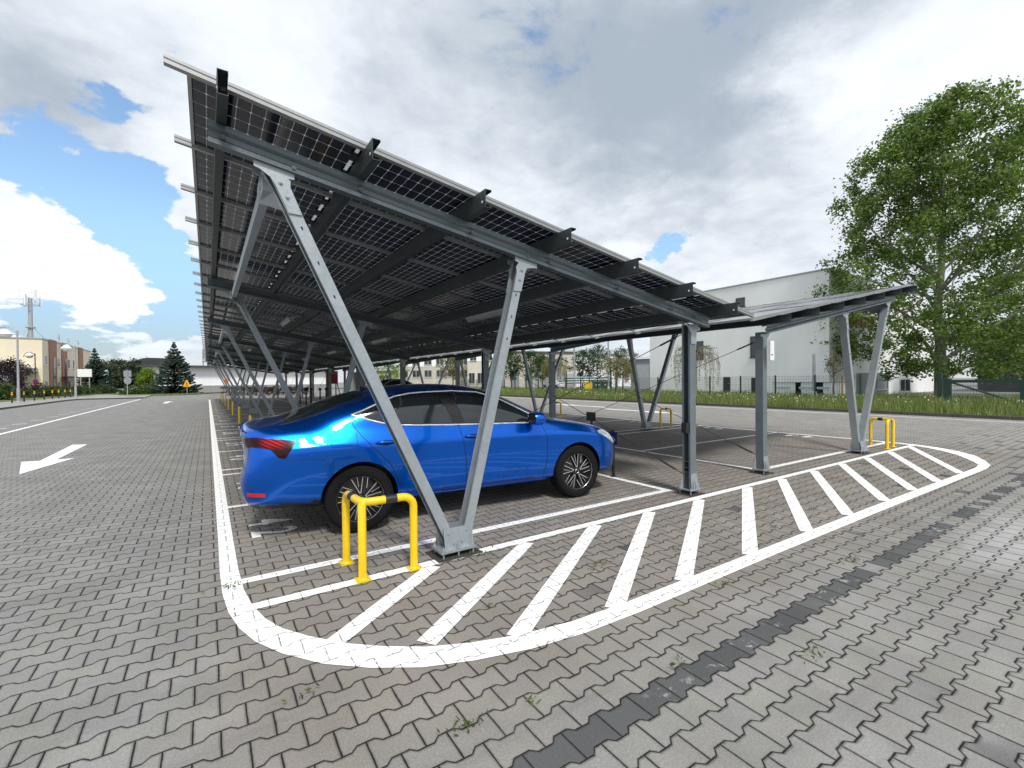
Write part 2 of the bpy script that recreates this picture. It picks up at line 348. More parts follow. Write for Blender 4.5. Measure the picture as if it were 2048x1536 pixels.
# ------------------------------------------------------------------ mesh helpers
class MB:
    def __init__(s): s.v, s.f, s.mi = [], [], []
    def add(s, vs, fs, mi=0):
        o = len(s.v); s.v += [tuple(v) for v in vs]; s.f += [tuple(o+i for i in f) for f in fs]; s.mi += [mi]*len(fs); return s
    def box(s, c, d, mi=0, rz=0, rot=None):
        hx, hy, hz = d[0]/2, d[1]/2, d[2]/2
        M = rot if rot is not None else (Matrix.Rotation(rz, 3, 'Z') if rz else None)
        vs = []
        for z in (-hz, hz):
            for x, y in ((-hx, -hy), (hx, -hy), (hx, hy), (-hx, hy)):
                p = Vector((x, y, z)); p = M @ p if M else p
                vs.append(p+Vector(c))
        return s.add(vs, [(3, 2, 1, 0), (4, 5, 6, 7), (0, 1, 5, 4), (1, 2, 6, 5), (2, 3, 7, 6), (3, 0, 4, 7)], mi)
    def b2(s, lo, hi, mi=0):
        return s.box([(a+b)/2 for a, b in zip(lo, hi)], [abs(b-a) for a, b in zip(lo, hi)], mi)
    def extrude(s, poly, axis, a, b, mi=0, shear=None):
        """closed 2-D outline pushed along an axis: 'x' outline is (y,z), 'y' outline is (x,z), 'z' outline is (x,y)"""
        n = len(poly); vs = []
        for t in (a, b):
            for p, q in poly:
                vs.append({'x': (t, p, q), 'y': (p, t, q), 'z': (p, q, t)}[axis])
        if shear: vs = [shear(v) for v in vs]
        fs = [(i, (i+1) % n, n+(i+1) % n, n+i) for i in range(n)]
        fs += [tuple(range(n-1, -1, -1)), tuple(range(n, 2*n))]
        return s.add(vs, fs, mi)
    def tube(s, path, r, n=8, mi=0, caps=True, closed=False):
        P = [Vector(p) for p in path]; m = len(P); rr = r if isinstance(r, (list, tuple)) else [r]*m
        vs = []; prev = None
        for i, p in enumerate(P):
            if closed: t = (P[(i+1) % m]-P[i-1])
            else: t = (P[min(i+1, m-1)]-P[max(i-1, 0)])
            t.normalize()
            if prev is None:
                a = Vector((0, 0, 1)) if abs(t.z) < .9 else Vector((1, 0, 0))
                x = t.cross(a).normalized()
            else:
                x = (prev - t*prev.dot(t)); x = x.normalized() if x.length > 1e-6 else t.orthogonal().normalized()
            prev = x; y = t.cross(x)
            for k in range(n):
                an = 2*math.pi*k/n; vs.append(p+(x*math.cos(an)+y*math.sin(an))*rr[i])
        fs = []
        for i in range(m if closed else m-1):
            j = (i+1) % m
            for k in range(n): fs.append((i*n+k, i*n+(k+1) % n, j*n+(k+1) % n, j*n+k))
        if caps and not closed: fs += [tuple(range(n-1, -1, -1)), tuple(range((m-1)*n, m*n))]
        return s.add(vs, fs, mi)
    def lathe(s, prof, n=24, mi=0, M=None, caps=True):
        vs = []
        for r, z in prof:
            for k in range(n):
                a = 2*math.pi*k/n; p = Vector((r*math.cos(a), r*math.sin(a), z)); vs.append(M @ p if M else p)
        m = len(prof); fs = []
        for i in range(m-1):
            for k in range(n): fs.append((i*n+k, i*n+(k+1) % n, (i+1)*n+(k+1) % n, (i+1)*n+k))
        if caps: fs += [tuple(range(n-1, -1, -1)), tuple(range((m-1)*n, m*n))]
        return s.add(vs, fs, mi)
    def mesh(s, name):
        me = bpy.data.meshes.new(name); me.from_pydata(s.v, [], s.f); return me
    def build(s, name, mats, parent=None, smooth=None, loc=None):
        me = s.mesh(name)
        for m in (mats if isinstance(mats, (list, tuple)) else [mats]): me.materials.append(MAT[m])
        me.polygons.foreach_set('material_index', s.mi)
        bm = bmesh.new(); bm.from_mesh(me); bmesh.ops.recalc_face_normals(bm, faces=bm.faces); bm.to_mesh(me); bm.free()
        if smooth is not None:
            me.polygons.foreach_set('use_smooth', [True]*len(me.polygons))
            me.set_sharp_from_angle(angle=R(smooth))
        return link(name, me, parent, loc)
def link(name, me, parent=None, loc=None):
    o = bpy.data.objects.new(name, me); col.objects.link(o)
    if parent: o.parent = parent
    if loc is not None: o.location = loc
    return o
def tag(o, label=None, cat=None, group=None, kind=None):
    for k, v in (('label', label), ('category', cat), ('group', group), ('kind', kind)):
        if v: o[k] = v
    return o
def thing(name, label, cat, loc=(0, 0, 0), rz=0, group=None):
    o = bpy.data.objects.new(name, None); col.objects.link(o); o.empty_display_size = .3
    o.location = loc; o.rotation_euler = (0, 0, rz); return tag(o, label, cat, group)
def copy(o, parent=None, loc=None):
    c = o.copy(); col.objects.link(c)
    if parent: c.parent = parent
    if loc is not None: c.location = loc
    return c
def copy_tree(o, parent=None):
    c = copy(o, parent)
    for ch in list(o.children): copy_tree(ch, c)
    return c
def struct(o): o['kind'] = 'structure'; return o
def quads_mesh(name, C, A, B, mat, parent=None, kind4=True):
    """many little leaf-shaped faces: centres C, half axes A and B (n x 3 arrays)"""
    n = len(C); V4 = np.empty((n, 4, 3)); V4[:, 0] = C-A; V4[:, 1] = C+B*.9-A*.1; V4[:, 2] = C+A; V4[:, 3] = C-B*.9-A*.1
    me = bpy.data.meshes.new(name); me.vertices.add(n*4); me.vertices.foreach_set('co', V4.reshape(-1))
    me.loops.add(n*4); me.loops.foreach_set('vertex_index', np.arange(n*4, dtype=np.int32))
    me.polygons.add(n); me.polygons.foreach_set('loop_start', np.arange(0, n*4, 4, dtype=np.int32))
    me.update(calc_edges=True); me.materials.append(MAT[mat])
    return link(name, me, parent)
def rand_axes(rng, n, size, aspect=.7, up=.0):
    d = rng.normal(size=(n, 3)); d[:, 2] = d[:, 2]*.8+up; d /= np.linalg.norm(d, axis=1)[:, None]
    e = rng.normal(size=(n, 3)); e -= d*(e*d).sum(1)[:, None]; e /= np.linalg.norm(e, axis=1)[:, None]
    s = size*rng.uniform(.7, 1.3, n)[:, None]
    return d*s, e*s*aspect
# ------------------------------------------------------------------ ground
def sheet(name, poly, z, mat, z1=None):
    m = MB()
    if z1 is None: m.add([(x, y, z) for x, y in poly], [tuple(range(len(poly)))])
    else: m.extrude(poly, 'z', z, z1)
    return struct(m.build(name, mat))
sheet('ground', [(-500, -300), (500, -300), (500, 700), (-500, 700)], -.02, 'asphalt')
sheet('pavement', [(-80, -60), (22.62, -60), (22.62, 75), (-80, 75)], 0, 'concrete_pavers')
# ------------------------------------------------------------------ white markings (4 mm sheets)
def ribbon(m, pts, w, z=.004, closed=False):
    """band of width w (or list) centred on a polyline"""
    P = [Vector((*p, 0)) for p in pts]; n = len(P); L, Rr = [], []
    for i, p in enumerate(P):
        t = (P[min(i+1, n-1)]-P[max(i-1, 0)]).normalized(); nn = Vector((-t.y, t.x, 0)); ww = w[i] if isinstance(w, list) else w
        L.append(p+nn*ww/2); Rr.append(p-nn*ww/2)
    o = len(m.v); vs = [(a.x, a.y, z) for a in L]+[(a.x, a.y, z) for a in Rr]
    m.add(vs, [(i, n+i, n+i+1, i+1) for i in range(n-1)])
PITCH = 5.25; NF = 9; YEND = 47.6
mk = MB()
L1C, L2C, MIDC = 3.98, 3.49, 6.44
# island outline: bottom edge and rounded ends run into the aisle lines as one closed run
isl = [(.125, 47.6), (.125, 5.0), (.125, 4.25), (.135, 3.82), (.165, 3.5), (.215, 3.25), (.285, 3.05), (.40, 2.85), (.56, 2.64), (.75, 2.47), (.96, 2.325), (1.2, 2.22), (1.5, 2.13), (1.85, 2.075), (2.3, 2.055), (4, 2.05), (6, 2.03), (8, 2.0), (9.8, 1.965), (10.4, 1.955), (10.85, 1.995), (11.32, 2.165), (11.9, 2.43), (12.35, 2.76), (12.66, 3.10), (12.86, 3.48), (12.95, 3.9), (12.98, 4.6), (12.98, 47.6)]
wid = [.12]*2+[.125, .13, .14, .15, .165, .185, .195, .195, .185, .17, .155, .145, .14]+[.13]*5+[.14, .2, .26, .27, .25, .2, .15, .12, .12]
ribbon(mk, isl, wid)
ribbon(mk, [(.19, L2C), (12.80, L2C-.04)], .10, .0045)
struct(mk.build('island_marking', 'road_paint'))
mk = MB()
for (a, b) in [((1.5, 3.42), (.57, 2.73)), ((2.43, 3.42), (1.02, 2.44)), ((3.3, 3.43), (1.48, 2.2)), ((4.12, 3.42), (2.19, 2.11)), ((5.04, 3.42), (2.91, 2.11)), ((6.14, 3.43), (3.8, 2.10)), ((7.05, 3.42), (4.82, 2.10)), ((8.06, 3.42), (5.76, 2.1)), ((9.11, 3.43), (6.78, 2.09)), ((10.16, 3.42), (7.7, 2.07)), ((11.3, 3.42), (8.6, 2.04)), ((12.45, 3.42), (9.62, 2.02))]:
    ribbon(mk, [a, b], .125, .005)
struct(mk.build('hatch_marking', 'road_paint'))
mk = MB()
for k in range(NF):
    o = PITCH*k
    for y, on in ((L1C, True), (MIDC, k < NF-1), (L2C, k > 0)):
        if not on: continue
        if y+o < YEND:
            ribbon(mk, [(.185, y+o), (5.16, y+o-.03)], .10, .0045); ribbon(mk, [(7.42, y+o-.02), (12.92, y+o-.04)], .10, .0045)
ribbon(mk, [(5.11, 3.90), (5.03, 47)], .10, .005); ribbon(mk, [(7.45, 3.92), (7.38, 47)], .10, .005)
struct(mk.build('stall_marking', 'road_paint'))
mk = MB()
ribbon(mk, [(-5.2, -20), (-5.2, 54.5)], .13); ribbon(mk, [(21.5, -20), (21.55, 60)], .12)
for k in range(11): ribbon(mk, [(-6.07, 20.2+2.12*k), (-5.70, 20.32+2.12*k)], .13, .005)
struct(mk.build('lane_marking', 'road_paint'))
def arrow(x, y, d, name='arrow_marking', s=1.0):
    m = MB(); pts = [(0, 0), (-.38, 1.7), (-.12, 1.66), (-.15, 4.45), (.14, 4.3), (.12, 1.66), (.38, 1.7)]
    m.add([(x+px*s, y+py*s*d, .005) for px, py in pts], [(0, 1, 2, 5, 6), (2, 3, 4, 5)]); return struct(m.build(name, 'road_paint'))
arrow(-2.62, 10.85, 1); arrow(-2.6, 46.2, -1); arrow(16.7, 12.2, 1); arrow(17.6, 21.8, -1)
def digit_mesh(ch):
    cu = bpy.data.curves.new('n', 'FONT'); cu.body = ch; cu.size = 1; cu.offset = .022
    ob = bpy.data.objects.new('n', cu); col.objects.link(ob); bpy.context.view_layer.update()
    me = bpy.data.meshes.new_from_object(ob.evaluated_get(bpy.context.evaluated_depsgraph_get())); bpy.data.objects.remove(ob)
    n = len(me.vertices); c = np.empty(n*3); me.vertices.foreach_get('co', c); c = c.reshape(-1, 3)
    lo, hi = c.min(0), c.max(0); c = (c-(lo+hi)/2)/(hi-lo+1e-9)
    return c[:, :2], [tuple(q.vertices) for q in me.polygons]
DIG = {d: digit_mesh(d) for d in '0123456789'}
def number(txt, x, y, flip=False):
    m = MB(); s = -1 if flip else 1
    for i, ch in enumerate(txt):
        c, f = DIG[ch]; wd = .09 if ch == '1' else .21; off = (i-(len(txt)-1)/2)*.40
        m.add([(x+s*(.205+v*.41), y-s*(off+u*wd), .005) for u, v in c], f)
    return struct(m.build('number_marking', 'road_paint'))
for k in range(NF-1):
    for j, yc in ((0, 5.33), (1, 7.72)):
        i = 2*k+j; number(str(42-i), .34, yc+PITCH*k); number(str(43+i), 12.76, yc+.32+PITCH*k, True)
# gravel pits round the feet of the posts
pit = MB()
# ------------------------------------------------------------------ solar carports
XM = 6.24
def carport(root, mir, slope, z0, Y0, nf=NF):
    X = (lambda x: 2*XM-x) if mir else (lambda x: x)
    zt = lambda x: z0 - slope*x            # top line of the rafters (x as on the near carport)
    RH, PHT, RLH = .135, (.125 if mir else .145), .05
    def SH(v): return (X(v[0]), v[1], v[2])
    def SHR(v): return (X(v[0]), v[1], v[2]+zt(v[0]))
    # rafter: sigma section, sheared down the slope
    sig = [(0, 0), (.075, 0), (.075, -.022), (.070, -.022), (.070, -.006), (.005, -.006), (.005, -.036), (.026, -.052), (.026, -.088), (.005, -.108), (.005, -RH+.005), (.075, -RH+.005), (.075, -RH), (0, -RH), (0, -.106), (.021, -.086), (.021, -.054), (0, -.034)]
    m = MB().extrude(sig, 'x', .02, 5.40, shear=SHR)
    for bx in (.10, .52, .98, 1.93, 2.52, 2.78, 3.74, 4.66, 5.1):
        m.lathe([(.017, 0), (.017, .003), (.010, .003), (.010, .009)], 10, M=Matrix.Translation(SHR((bx, -.0, -.075 if bx not in (.52, 2.52) else -.105))) @ Matrix.Rotation(R(90), 4, 'X'))
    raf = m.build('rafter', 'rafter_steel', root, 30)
    # legs
    def leg(x0, z_0, x1, z_1, wd, name):
        d = Vector((x1-x0, 0, z_1-z_0)).normalized(); nrm = Vector((d.z, 0, -d.x)); mm = MB(); q = []
        for (p, xx) in ((Vector((x0, 0, z_0)), 0), (Vector((x1, 0, z_1)), 0)):
            a, b = p-nrm*wd/2, p+nrm*wd/2; q += [a, b]
        prof = [(-wd/2, .035), (wd/2, .035), (wd/2, .150), (-wd/2, .150), (-wd/2, .128), (-wd/2+.005, .128), (-wd/2+.005, .145), (wd/2-.005, .145), (wd/2-.005, .040), (-wd/2+.005, .040), (-wd/2+.005, .057), (-wd/2, .057)]
        n = len(prof); vs = []
        for P in (Vector((x0, 0, z_0)), Vector((x1, 0, z_1))):
            for (u, y) in prof: w_ = P+nrm*u; vs.append(SH((w_.x, y, w_.z)))
        mm.add(vs, [(i, (i+1) % n, n+(i+1) % n, n+i) for i in range(n)]+[tuple(range(n-1, -1, -1)), tuple(range(n, 2*n))])
        P = lambda t: SH((x0+(x1-x0)*t, .0335, z_0+(z_1-z_0)*t))
        dd = Vector(P(1))-Vector(P(0)); dd.normalize()
        for t in (.70, .78, .86): mm.tube([Vector(P(t))-dd*.011, Vector(P(t))+dd*.011], .005, 6, 1)
        return mm.build(name, ['galvanised_steel', 'black_metal'], raf)
    zb = lambda x: zt(x)-RH
    lo = lambda z: .428+.464*(2.9-z); li = lambda z: 1.89+.2516*(z-.24)
    zo, zi = zb(.40)+.02, zb(2.52)+.02
    leg(lo(.09), .09, lo(zo), zo, .082, 'leg'); leg(li(.09), .09, li(zi), zi, .082, 'leg')
    # post near the valley
    m = MB(); pz = zb(5.2)+.01
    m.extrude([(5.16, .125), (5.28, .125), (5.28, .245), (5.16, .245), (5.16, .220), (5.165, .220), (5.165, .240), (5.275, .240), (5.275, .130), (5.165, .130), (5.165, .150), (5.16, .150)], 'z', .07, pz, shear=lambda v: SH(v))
    for zz_ in (.28, .34, .42): m.b2((X(5.17), .135, zz_), (X(5.272), .235, zz_+.006))
    pst = m.build('post', 'post_steel', raf)
    if not mir:
        m = MB().b2((5.283, .150, .36), (5.287, .205, 1.98)); 
        for q in range(36): m.b2((5.281, .144, .37+q*.045), (5.300, .150, .392+q*.045), 1)
        m.build('cable_tray', ['galvanised_steel', 'black_metal'], raf)
    # gusset plates under the rafter, front and back
    def gus(xc, lf, tilt):
        zz = zb(xc); h = .045
        top = [(xc-.125, zb(xc-.125)), (xc+.125, zb(xc+.125))]
        dn = lambda z: lf(z)
        pts = [top[0], top[1], (xc+.125, zb(xc+.125)-.04), (xc+.085, zb(xc+.085)-.048), (dn(zz-.10)+.062, zz-.075), (dn(zz-.13)+.047, zz-.12), (dn(zz-.30)+.044, zz-.30), (dn(zz-.30)-.044, zz-.30), (dn(zz-.13)-.047, zz-.12), (dn(zz-.10)-.062, zz-.075), (xc-.085, zb(xc-.085)-.048), (xc-.125, zb(xc-.125)-.04)]
        m = MB()
        for y0, y1 in ((.024, .033), (.147, .155)): m.extrude(pts, 'y', y0, y1, shear=lambda v: SH(v))
        for (bx, bz) in ((dn(zz-.10), zz-.10), (dn(zz-.19), zz-.19)):
            m.lathe([(.014, 0), (.014, .009), (.007, .009), (.007, .014)], 6, M=Matrix.Translation(SH((bx, .024, bz))) @ Matrix.Rotation(R(90), 4, 'X'))
        return m.build('gusset_plate', 'galvanised_steel', raf)
    gus(.40, lo, 0); gus(2.52, li, 0)
    m = MB(); zz = zb(5.22)
    m.extrude([(5.10, zb(5.10)), (5.36, zb(5.36)), (5.36, zb(5.36)-.035), (5.30, zz-.07), (5.285, zz-.10), (5.285, zz-.24), (5.175, zz-.24), (5.175, zz-.10), (5.15, zz-.07), (5.10, zb(5.10)-.035)], 'y', .113, .121, shear=lambda v: SH(v))
    m.build('gusset_plate', 'galvanised_steel', raf)
    # foot of the V: base plate on studs, front and back plates with ribs
    m = MB(); bx = 1.768
    m.extrude([(bx-.165, -.015), (bx+.165, -.015), (bx+.165, .20), (bx-.165, .20)], 'z', .046, .068, shear=lambda v: SH(v))
    for y0, y1 in ((.022, .031), (.149, .158)):
        m.extrude([(bx-.105, .068), (bx+.11, .068), (bx+.14, .245), (bx-.125, .245)], 'y', y0, y1, shear=lambda v: SH(v))
    for sx, tx in ((-.105, -.125), (.11, .14)):
        for ya, yb in ((.022, -.012), (.158, .195)):
            c = [(bx+sx-.004, ya, .068), (bx+sx+.004, ya, .068), (bx+tx+.004, ya, .24), (bx+tx-.004, ya, .24), (bx+sx-.004+(.02 if sx > 0 else -.02), yb, .068), (bx+sx+.004+(.02 if sx > 0 else -.02), yb, .068)]
            m.add([SH(v) for v in c], [(0, 1, 2, 3), (4, 5, 1, 0), (4, 3, 2, 5), (0, 3, 4), (1, 5, 2)])
    for (px, py) in ((-.14, .0), (.14, .0), (-.14, .18), (.14, .18), (.0, .0)):
        m.lathe([(.008, -.05), (.008, .055), (.016, .055), (.016, .068), (.015, .068), (.015, .082), (.008, .082), (.008, .10)], 8, M=Matrix.Translation(SH((bx+px, py, 0))))
    for (px, pz_) in ((-.085, .20), (.09, .205), (-.035, .11), (.045, .115)):
        m.lathe([(.010, 0), (.010, .007), (.006, .007), (.006, .012)], 6, M=Matrix.Translation(SH((bx+px, .022, pz_))) @ Matrix.Rotation(R(90), 4, 'X'))
    m.build('base_bracket', 'galvanised_steel', raf)
    m = MB(); bx = 5.22
    m.extrude([(bx-.10, .09), (bx+.10, .09), (bx+.10, .28), (bx-.10, .28)], 'z', .055, .067, shear=lambda v: SH(v))
    for y0, sy in ((.125, -1), (.235, 1)):
        for sx in (-.055, -.018, .018, .055):
            c = [(bx+sx-.004, y0, .067), (bx+sx+.004, y0, .067), (bx+sx+.004, y0, .27), (bx+sx-.004, y0, .27), (bx+sx*1.4-.004, y0+sy*.035, .067), (bx+sx*1.4+.004, y0+sy*.035, .067)]
            m.add([SH(v) for v in c], [(0, 1, 2, 3), (4, 5, 1, 0), (4, 3, 2, 5), (0, 3, 4), (1, 5, 2)])
        m.extrude([(bx-.06, .067), (bx+.06, .067), (bx+.06, .27), (bx-.06, .27)], 'y', y0-.004+sy*.005, y0+.004+sy*.005, shear=lambda v: SH(v))
    for (px, py) in ((-.085, .105), (.085, .105), (-.085, .265), (.085, .265)):
        m.lathe([(.007, -.05), (.007, .055), (.014, .055), (.014, .078), (.007, .078), (.007, .09)], 8, M=Matrix.Translation(SH((bx+px, py, 0))))
    m.build('base_bracket', 'galvanised_steel', raf)
    raf.location = (0, Y0, 0)
    for k in range(1, nf):
        c = copy_tree(raf, root); c.location = (0, Y0+PITCH*k, 0)
    for k in range(nf):
        y = Y0+PITCH*k
        for (bx, hx, ya, yb) in ((1.768, .21, -.06, .24), (5.22, .15, .05, .32)):
            a, b = sorted((X(bx-hx), X(bx+hx)))
            pit.add([(a, y+ya, .006), (b, y+ya, .006), (b, y+yb, .006), (a, y+yb, .006)], [(0, 1, 2, 3)])
    # purlins
    yl, yh = Y0-.36, Y0+PITCH*(nf-1)+2.1
    for i in range(7):
        x = .065+.893*i; zz = zt(x)
        cs = [(0, 0), (.058, 0), (.058, .016), (.054, .016), (.054, .004), (.004, .004), (.004, PHT-.004), (.054, PHT-.004), (.054, PHT-.016), (.058, PHT-.016), (.058, PHT), (0, PHT)]
        m = MB().extrude([(X(x+a), zz+b) for a, b in cs], 'y', yl, yh)
        pu = m.build('purlin', 'shaded_galvanised', root)
        hb = MB(); xs = .0015
        hb.lathe([(.010, -.001), (.010, .0075)], 12, M=Matrix.Translation((X(x-.0015), yl+.05, zz+.055)) @ Matrix.Rotation(R(90), 4, 'Y'))
        hb.build('slot_hole_light', 'sign_white', pu)  # white disc painted as sky light showing through the hole
    # rails along the slope
    YR = Y0-.163; DR = 1.031; NR = 43
    zr = PHT
    m = MB(); x0, x1 = -.19, 6.13
    m.extrude([(-.020, 0), (.020, 0), (.020, RLH), (.012, RLH), (.012, RLH-.012), (-.012, RLH-.012), (-.012, RLH), (-.020, RLH), (-.020, RLH*.62), (-.015, RLH*.55), (-.015, RLH*.45), (-.020, RLH*.38)], 'x', x0, x1, shear=lambda v: (X(v[0]), v[1], v[2]+zt(v[0])+zr))
    rl = m.build('rail', 'aluminium', root); rl.location = (0, YR, 0)
    for i in range(1, NR+1): copy(rl, root, (0, YR+DR*i, 0))
    # panels: three across, long side down the slope
    ang = math.atan(slope)*(1 if not mir else -1)
    m = MB(); L, W, T = 2.065, .986, .032
    m.box((0, 0, 0), (L-.044, W-.044, .007))
    for s in (-1, 1):
        m.box((s*(L/2-.011), 0, -.004), (.022, W, T), 1); m.box((0, s*(W/2-.011), -.004), (L-.044, .022, T), 1)
    for s in (-.33, 0, .33): m.box((0, s, -.016), (.055, .10, .022), 2)
    me = m.mesh('solar_panel')
    for q in ('solar_laminate', 'aluminium', 'black_plastic'): me.materials.append(MAT[q])
    me.polygons.foreach_set('material_index', m.mi)
    bm = bmesh.new(); bm.from_mesh(me); bmesh.ops.recalc_face_normals(bm, faces=bm.faces); bm.to_mesh(me); bm.free()
    rest = []; step = 2.078*math.cos(math.atan(slope)); cnt = 0
    for j in range(NR):
        for i in range(3):
            xc = -.085+step*(i+.5); yc = YR+DR*(j+.5); zc = zt(xc)+zr+RLH-.019
            if cnt < 99:
                o = link('solar_panel', me, root, (X(xc), yc, zc)); o.rotation_euler = (0, ang, 0)
            else: rest.append((X(xc), yc, zc))
            cnt += 1
    if rest:      # the farthest rows as one part
        RM = Matrix.Rotation(ang, 3, 'Y'); mm = MB()
        for r_ in rest:
            b0 = len(mm.v)
            mm.v += [tuple(RM @ Vector(v)+Vector(r_)) for v in m.v]; mm.f += [tuple(b0+i for i in f) for f in m.f]; mm.mi += [2 if q == 2 else (1 if q else 0) for q in m.mi]
        o = mm.build('solar_panels', ['panel_far', 'aluminium', 'black_plastic'], root); o['kind'] = 'stuff'
    # long beams between pairs of outer legs, with knee plates
    xb = .37; zbm = zb(.4)-.02
    for k in range(0, nf-1, 2):
        ya, yb = Y0+PITCH*k+.16, Y0+PITCH*(k+1)+.02
        m = MB(); a, b = sorted((X(xb-.03), X(xb+.03)))
        m.b2((a, ya, zbm-.105), (b, yb, zbm))
        for y0, s_ in ((ya-.005, 1), (yb+.005, -1)):        # knee plate from the beam down along the leg
            q = [(xb-.036, y0-.05*s_, zbm+.02), (lo(zbm-.50)-.01, y0-.03*s_, zbm-.50), (lo(zbm-.22)-.03, y0+.05*s_, zbm-.21), (xb-.036, y0+.28*s_, zbm-.105), (xb-.036, y0+.28*s_, zbm)]
            n_ = len(q); v_ = [SH(t_) for t_ in q]+[SH((t_[0]-.006, t_[1], t_[2])) for t_ in q]
            m.add(v_, [tuple(range(n_)), tuple(range(2*n_-1, n_-1, -1))]+[(i_, (i_+1) % n_, n_+(i_+1) % n_, n_+i_) for i_ in range(n_)])
            for bz in (.03, .09, .15): m.lathe([(.012, 0), (.012, .010)], 6, M=Matrix.Translation((X(xb-.042), y0+.02*s_, zbm-bz)) @ Matrix.Rotation(R(-90 if not mir else 90), 4, 'Y'))
        m.build('bracing_beam', 'galvanised_steel', root)
    # crossed cable ties between the valley posts
    for k in (0, 2, 4, 6):
        ya, yb = Y0+PITCH*k+.24, Y0+PITCH*(k+1)+.12; zl, zh = .25, zb(5.2)-.10; xx = X(5.17)
        m = MB()
        for (p, q) in (((xx, ya, zl), (xx, yb, zh)), ((xx+.02, ya, zh), (xx+.02, yb, zl))):
            p, q = Vector(p), Vector(q); m.tube([p, q], .005, 6)
            for t0, t1 in ((.02, .075), (.90, .955)): m.tube([p.lerp(q, t0), p.lerp(q, t0+.004), p.lerp(q, t1-.004), p.lerp(q, t1)], [.006, .013, .013, .006], 6)
        m.build('cable_tie', 'shaded_galvanised', root)
    # strip lamps
    for k in range(nf-1):
        for xl in ((3.62,) if k % 2 == 0 else (1.5, 3.62)):
            y = Y0+PITCH*k+2.6; z = zt(xl)-.03; m = MB()
            m.b2((X(xl)-.06, y-.62, z-.055), (X(xl)+.06, y+.62, z-.02)); lm = m.build('strip_lamp', 'metal_grey', root)
            MB().tube([(X(xl), y-.60, z-.06), (X(xl), y+.60, z-.06)], .04, 10).build('diffuser', 'diffuser', lm, 40)
    return zt, zb
simple('panel_far', (.02, .022, .03), .12, 0, .3, 3)
ra = thing('solar_carport', 'large steel solar carport with V legs standing over the blue car', 'carport', (0, 0, 0), 0, 'solar carports')
carport(ra, False, .1647, 3.179, 3.50)
rb = thing('solar_carport', 'second solar carport sloping up to the tree, seen with bright panel tops', 'carport', (0, 0, 0), 0, 'solar carports')
carport(rb, True, .184, 3.295, 3.64)
struct(pit.build('gravel_pit', 'gravel_dirt'))
# boxes strapped to posts
m = MB().b2((7.22, 3.66, 1.77), (7.335, 3.70, 2.07)); wbx = m.build('label_box', 'white_plastic', rb)
m = MB().b2((7.245, 3.657, 1.845), (7.265, 3.66, 1.862)).b2((7.27, 3.657, 1.845), (7.285, 3.66, 1.862)); m.build('box_marking', 'black_plastic', wbx)
m = MB().b2((5.08, 3.63, .80), (5.155, 3.70, .93)); m.build('socket_box', 'black_plastic', ra)
# ------------------------------------------------------------------ yellow guard rails
def guard_proto():
    g = thing('guard_rail', '', 'guard rail', (0, 0, 0))
    H, r, br = .585, .031, .085
    def u(p0, p1, h=H):                    # inverted U between two feet
        p0, p1 = Vector((*p0, 0)), Vector((*p1, 0)); d = (p1-p0).normalized(); pts = [p0+Vector((0, 0, .006))]
        for s, base, dd in ((0, p0, d), (1, p1, -d)):
            arc = [base+dd*(br*(1-math.cos(a)))+Vector((0, 0, h-br+br*math.sin(a))) for a in [R(q) for q in (0, 15, 30, 45, 60, 75, 90)]]
            pts += arc if s == 0 else arc[::-1]
        return pts+[p1+Vector((0, 0, .006))]
    c, a, b = (0, 0), (.40, -.02), (-.02, .40)
    A_, B_ = Vector((*a, 0)), Vector((*b, 0)); da, db = A_.normalized(), B_.normalized(); rc = .075
    pts = u(c, a)[::-1][:8]                                     # up from foot a and over
    c0 = Vector((0, 0, H))+da*rc; c1 = Vector((0, 0, H))+db*rc; cen = Vector((0, 0, H))+da*rc+db*rc
    pts += [cen+(-db*math.cos(q)-da*math.sin(q))*rc for q in [R(v) for v in (0, 22, 45, 68, 90)]]
    pts += u(b, c)[:8][::-1]
    MB().tube(pts, r, 16).tube([(0, 0, .006), (0, 0, H-.02), (.012, .012, H-.005)], r, 16).build('rail_tube', 'yellow_paint', g, 40)
    for p in (c, a, b):
        m = MB().box((p[0], p[1], .008), (.105, .105, .010))
        for sx in (-1, 1):
            for sy in (-1, 1): m.lathe([(.007, .012), (.007, .019)], 6, 1, Matrix.Translation((p[0]+sx*.04, p[1]+sy*.04, 0)))
        m.lathe([(.036, .012), (.036, .016), (.032, .022)], 16, 0, Matrix.Translation((p[0], p[1], 0)))
        m.build('base_plate', ['yellow_paint', 'metal_grey'], g)
    for p in (a, b):
        d = Vector((*p, 0)).normalized(); q = Vector((*p, 0))*.55+Vector((0, 0, H))
        MB().tube([q-d*.045, q+d*.045], r+.0012, 16).build('black_band', 'black_tape', g, 40)
    return g
g0 = guard_proto()
def guard_straight():
    g = thing('guard_rail', '', 'guard rail', (0, 0, 0)); H, r, br = .585, .031, .085
    def P(y, z): return (0, y, z)
    arc = [(br*(1-math.cos(a)), H-br+br*math.sin(a)) for a in [R(q) for q in (0, 18, 36, 54, 72, 90)]]
    pts = [P(0, .006)]+[P(*q) for q in arc]+[P(.40-y, z) for y, z in arc[::-1]]+[P(.40, .006)]
    MB().tube(pts, r, 14).build('rail_tube', 'yellow_paint', g, 40)
    for y in (0, .40): MB().box((0, y, .008), (.105, .105, .010)).lathe([(.036, .012), (.032, .022)], 14, 0, Matrix.Translation((0, y, 0))).build('base_plate', 'yellow_paint', g)
    MB().tube([P(.155, H), P(.245, H)], r+.0012, 14).build('black_band', 'black_tape', g, 40)
    return g
g1 = None
NTH = ['first', 'second', 'third', 'fourth', 'fifth', 'sixth', 'seventh', 'eighth', 'ninth']
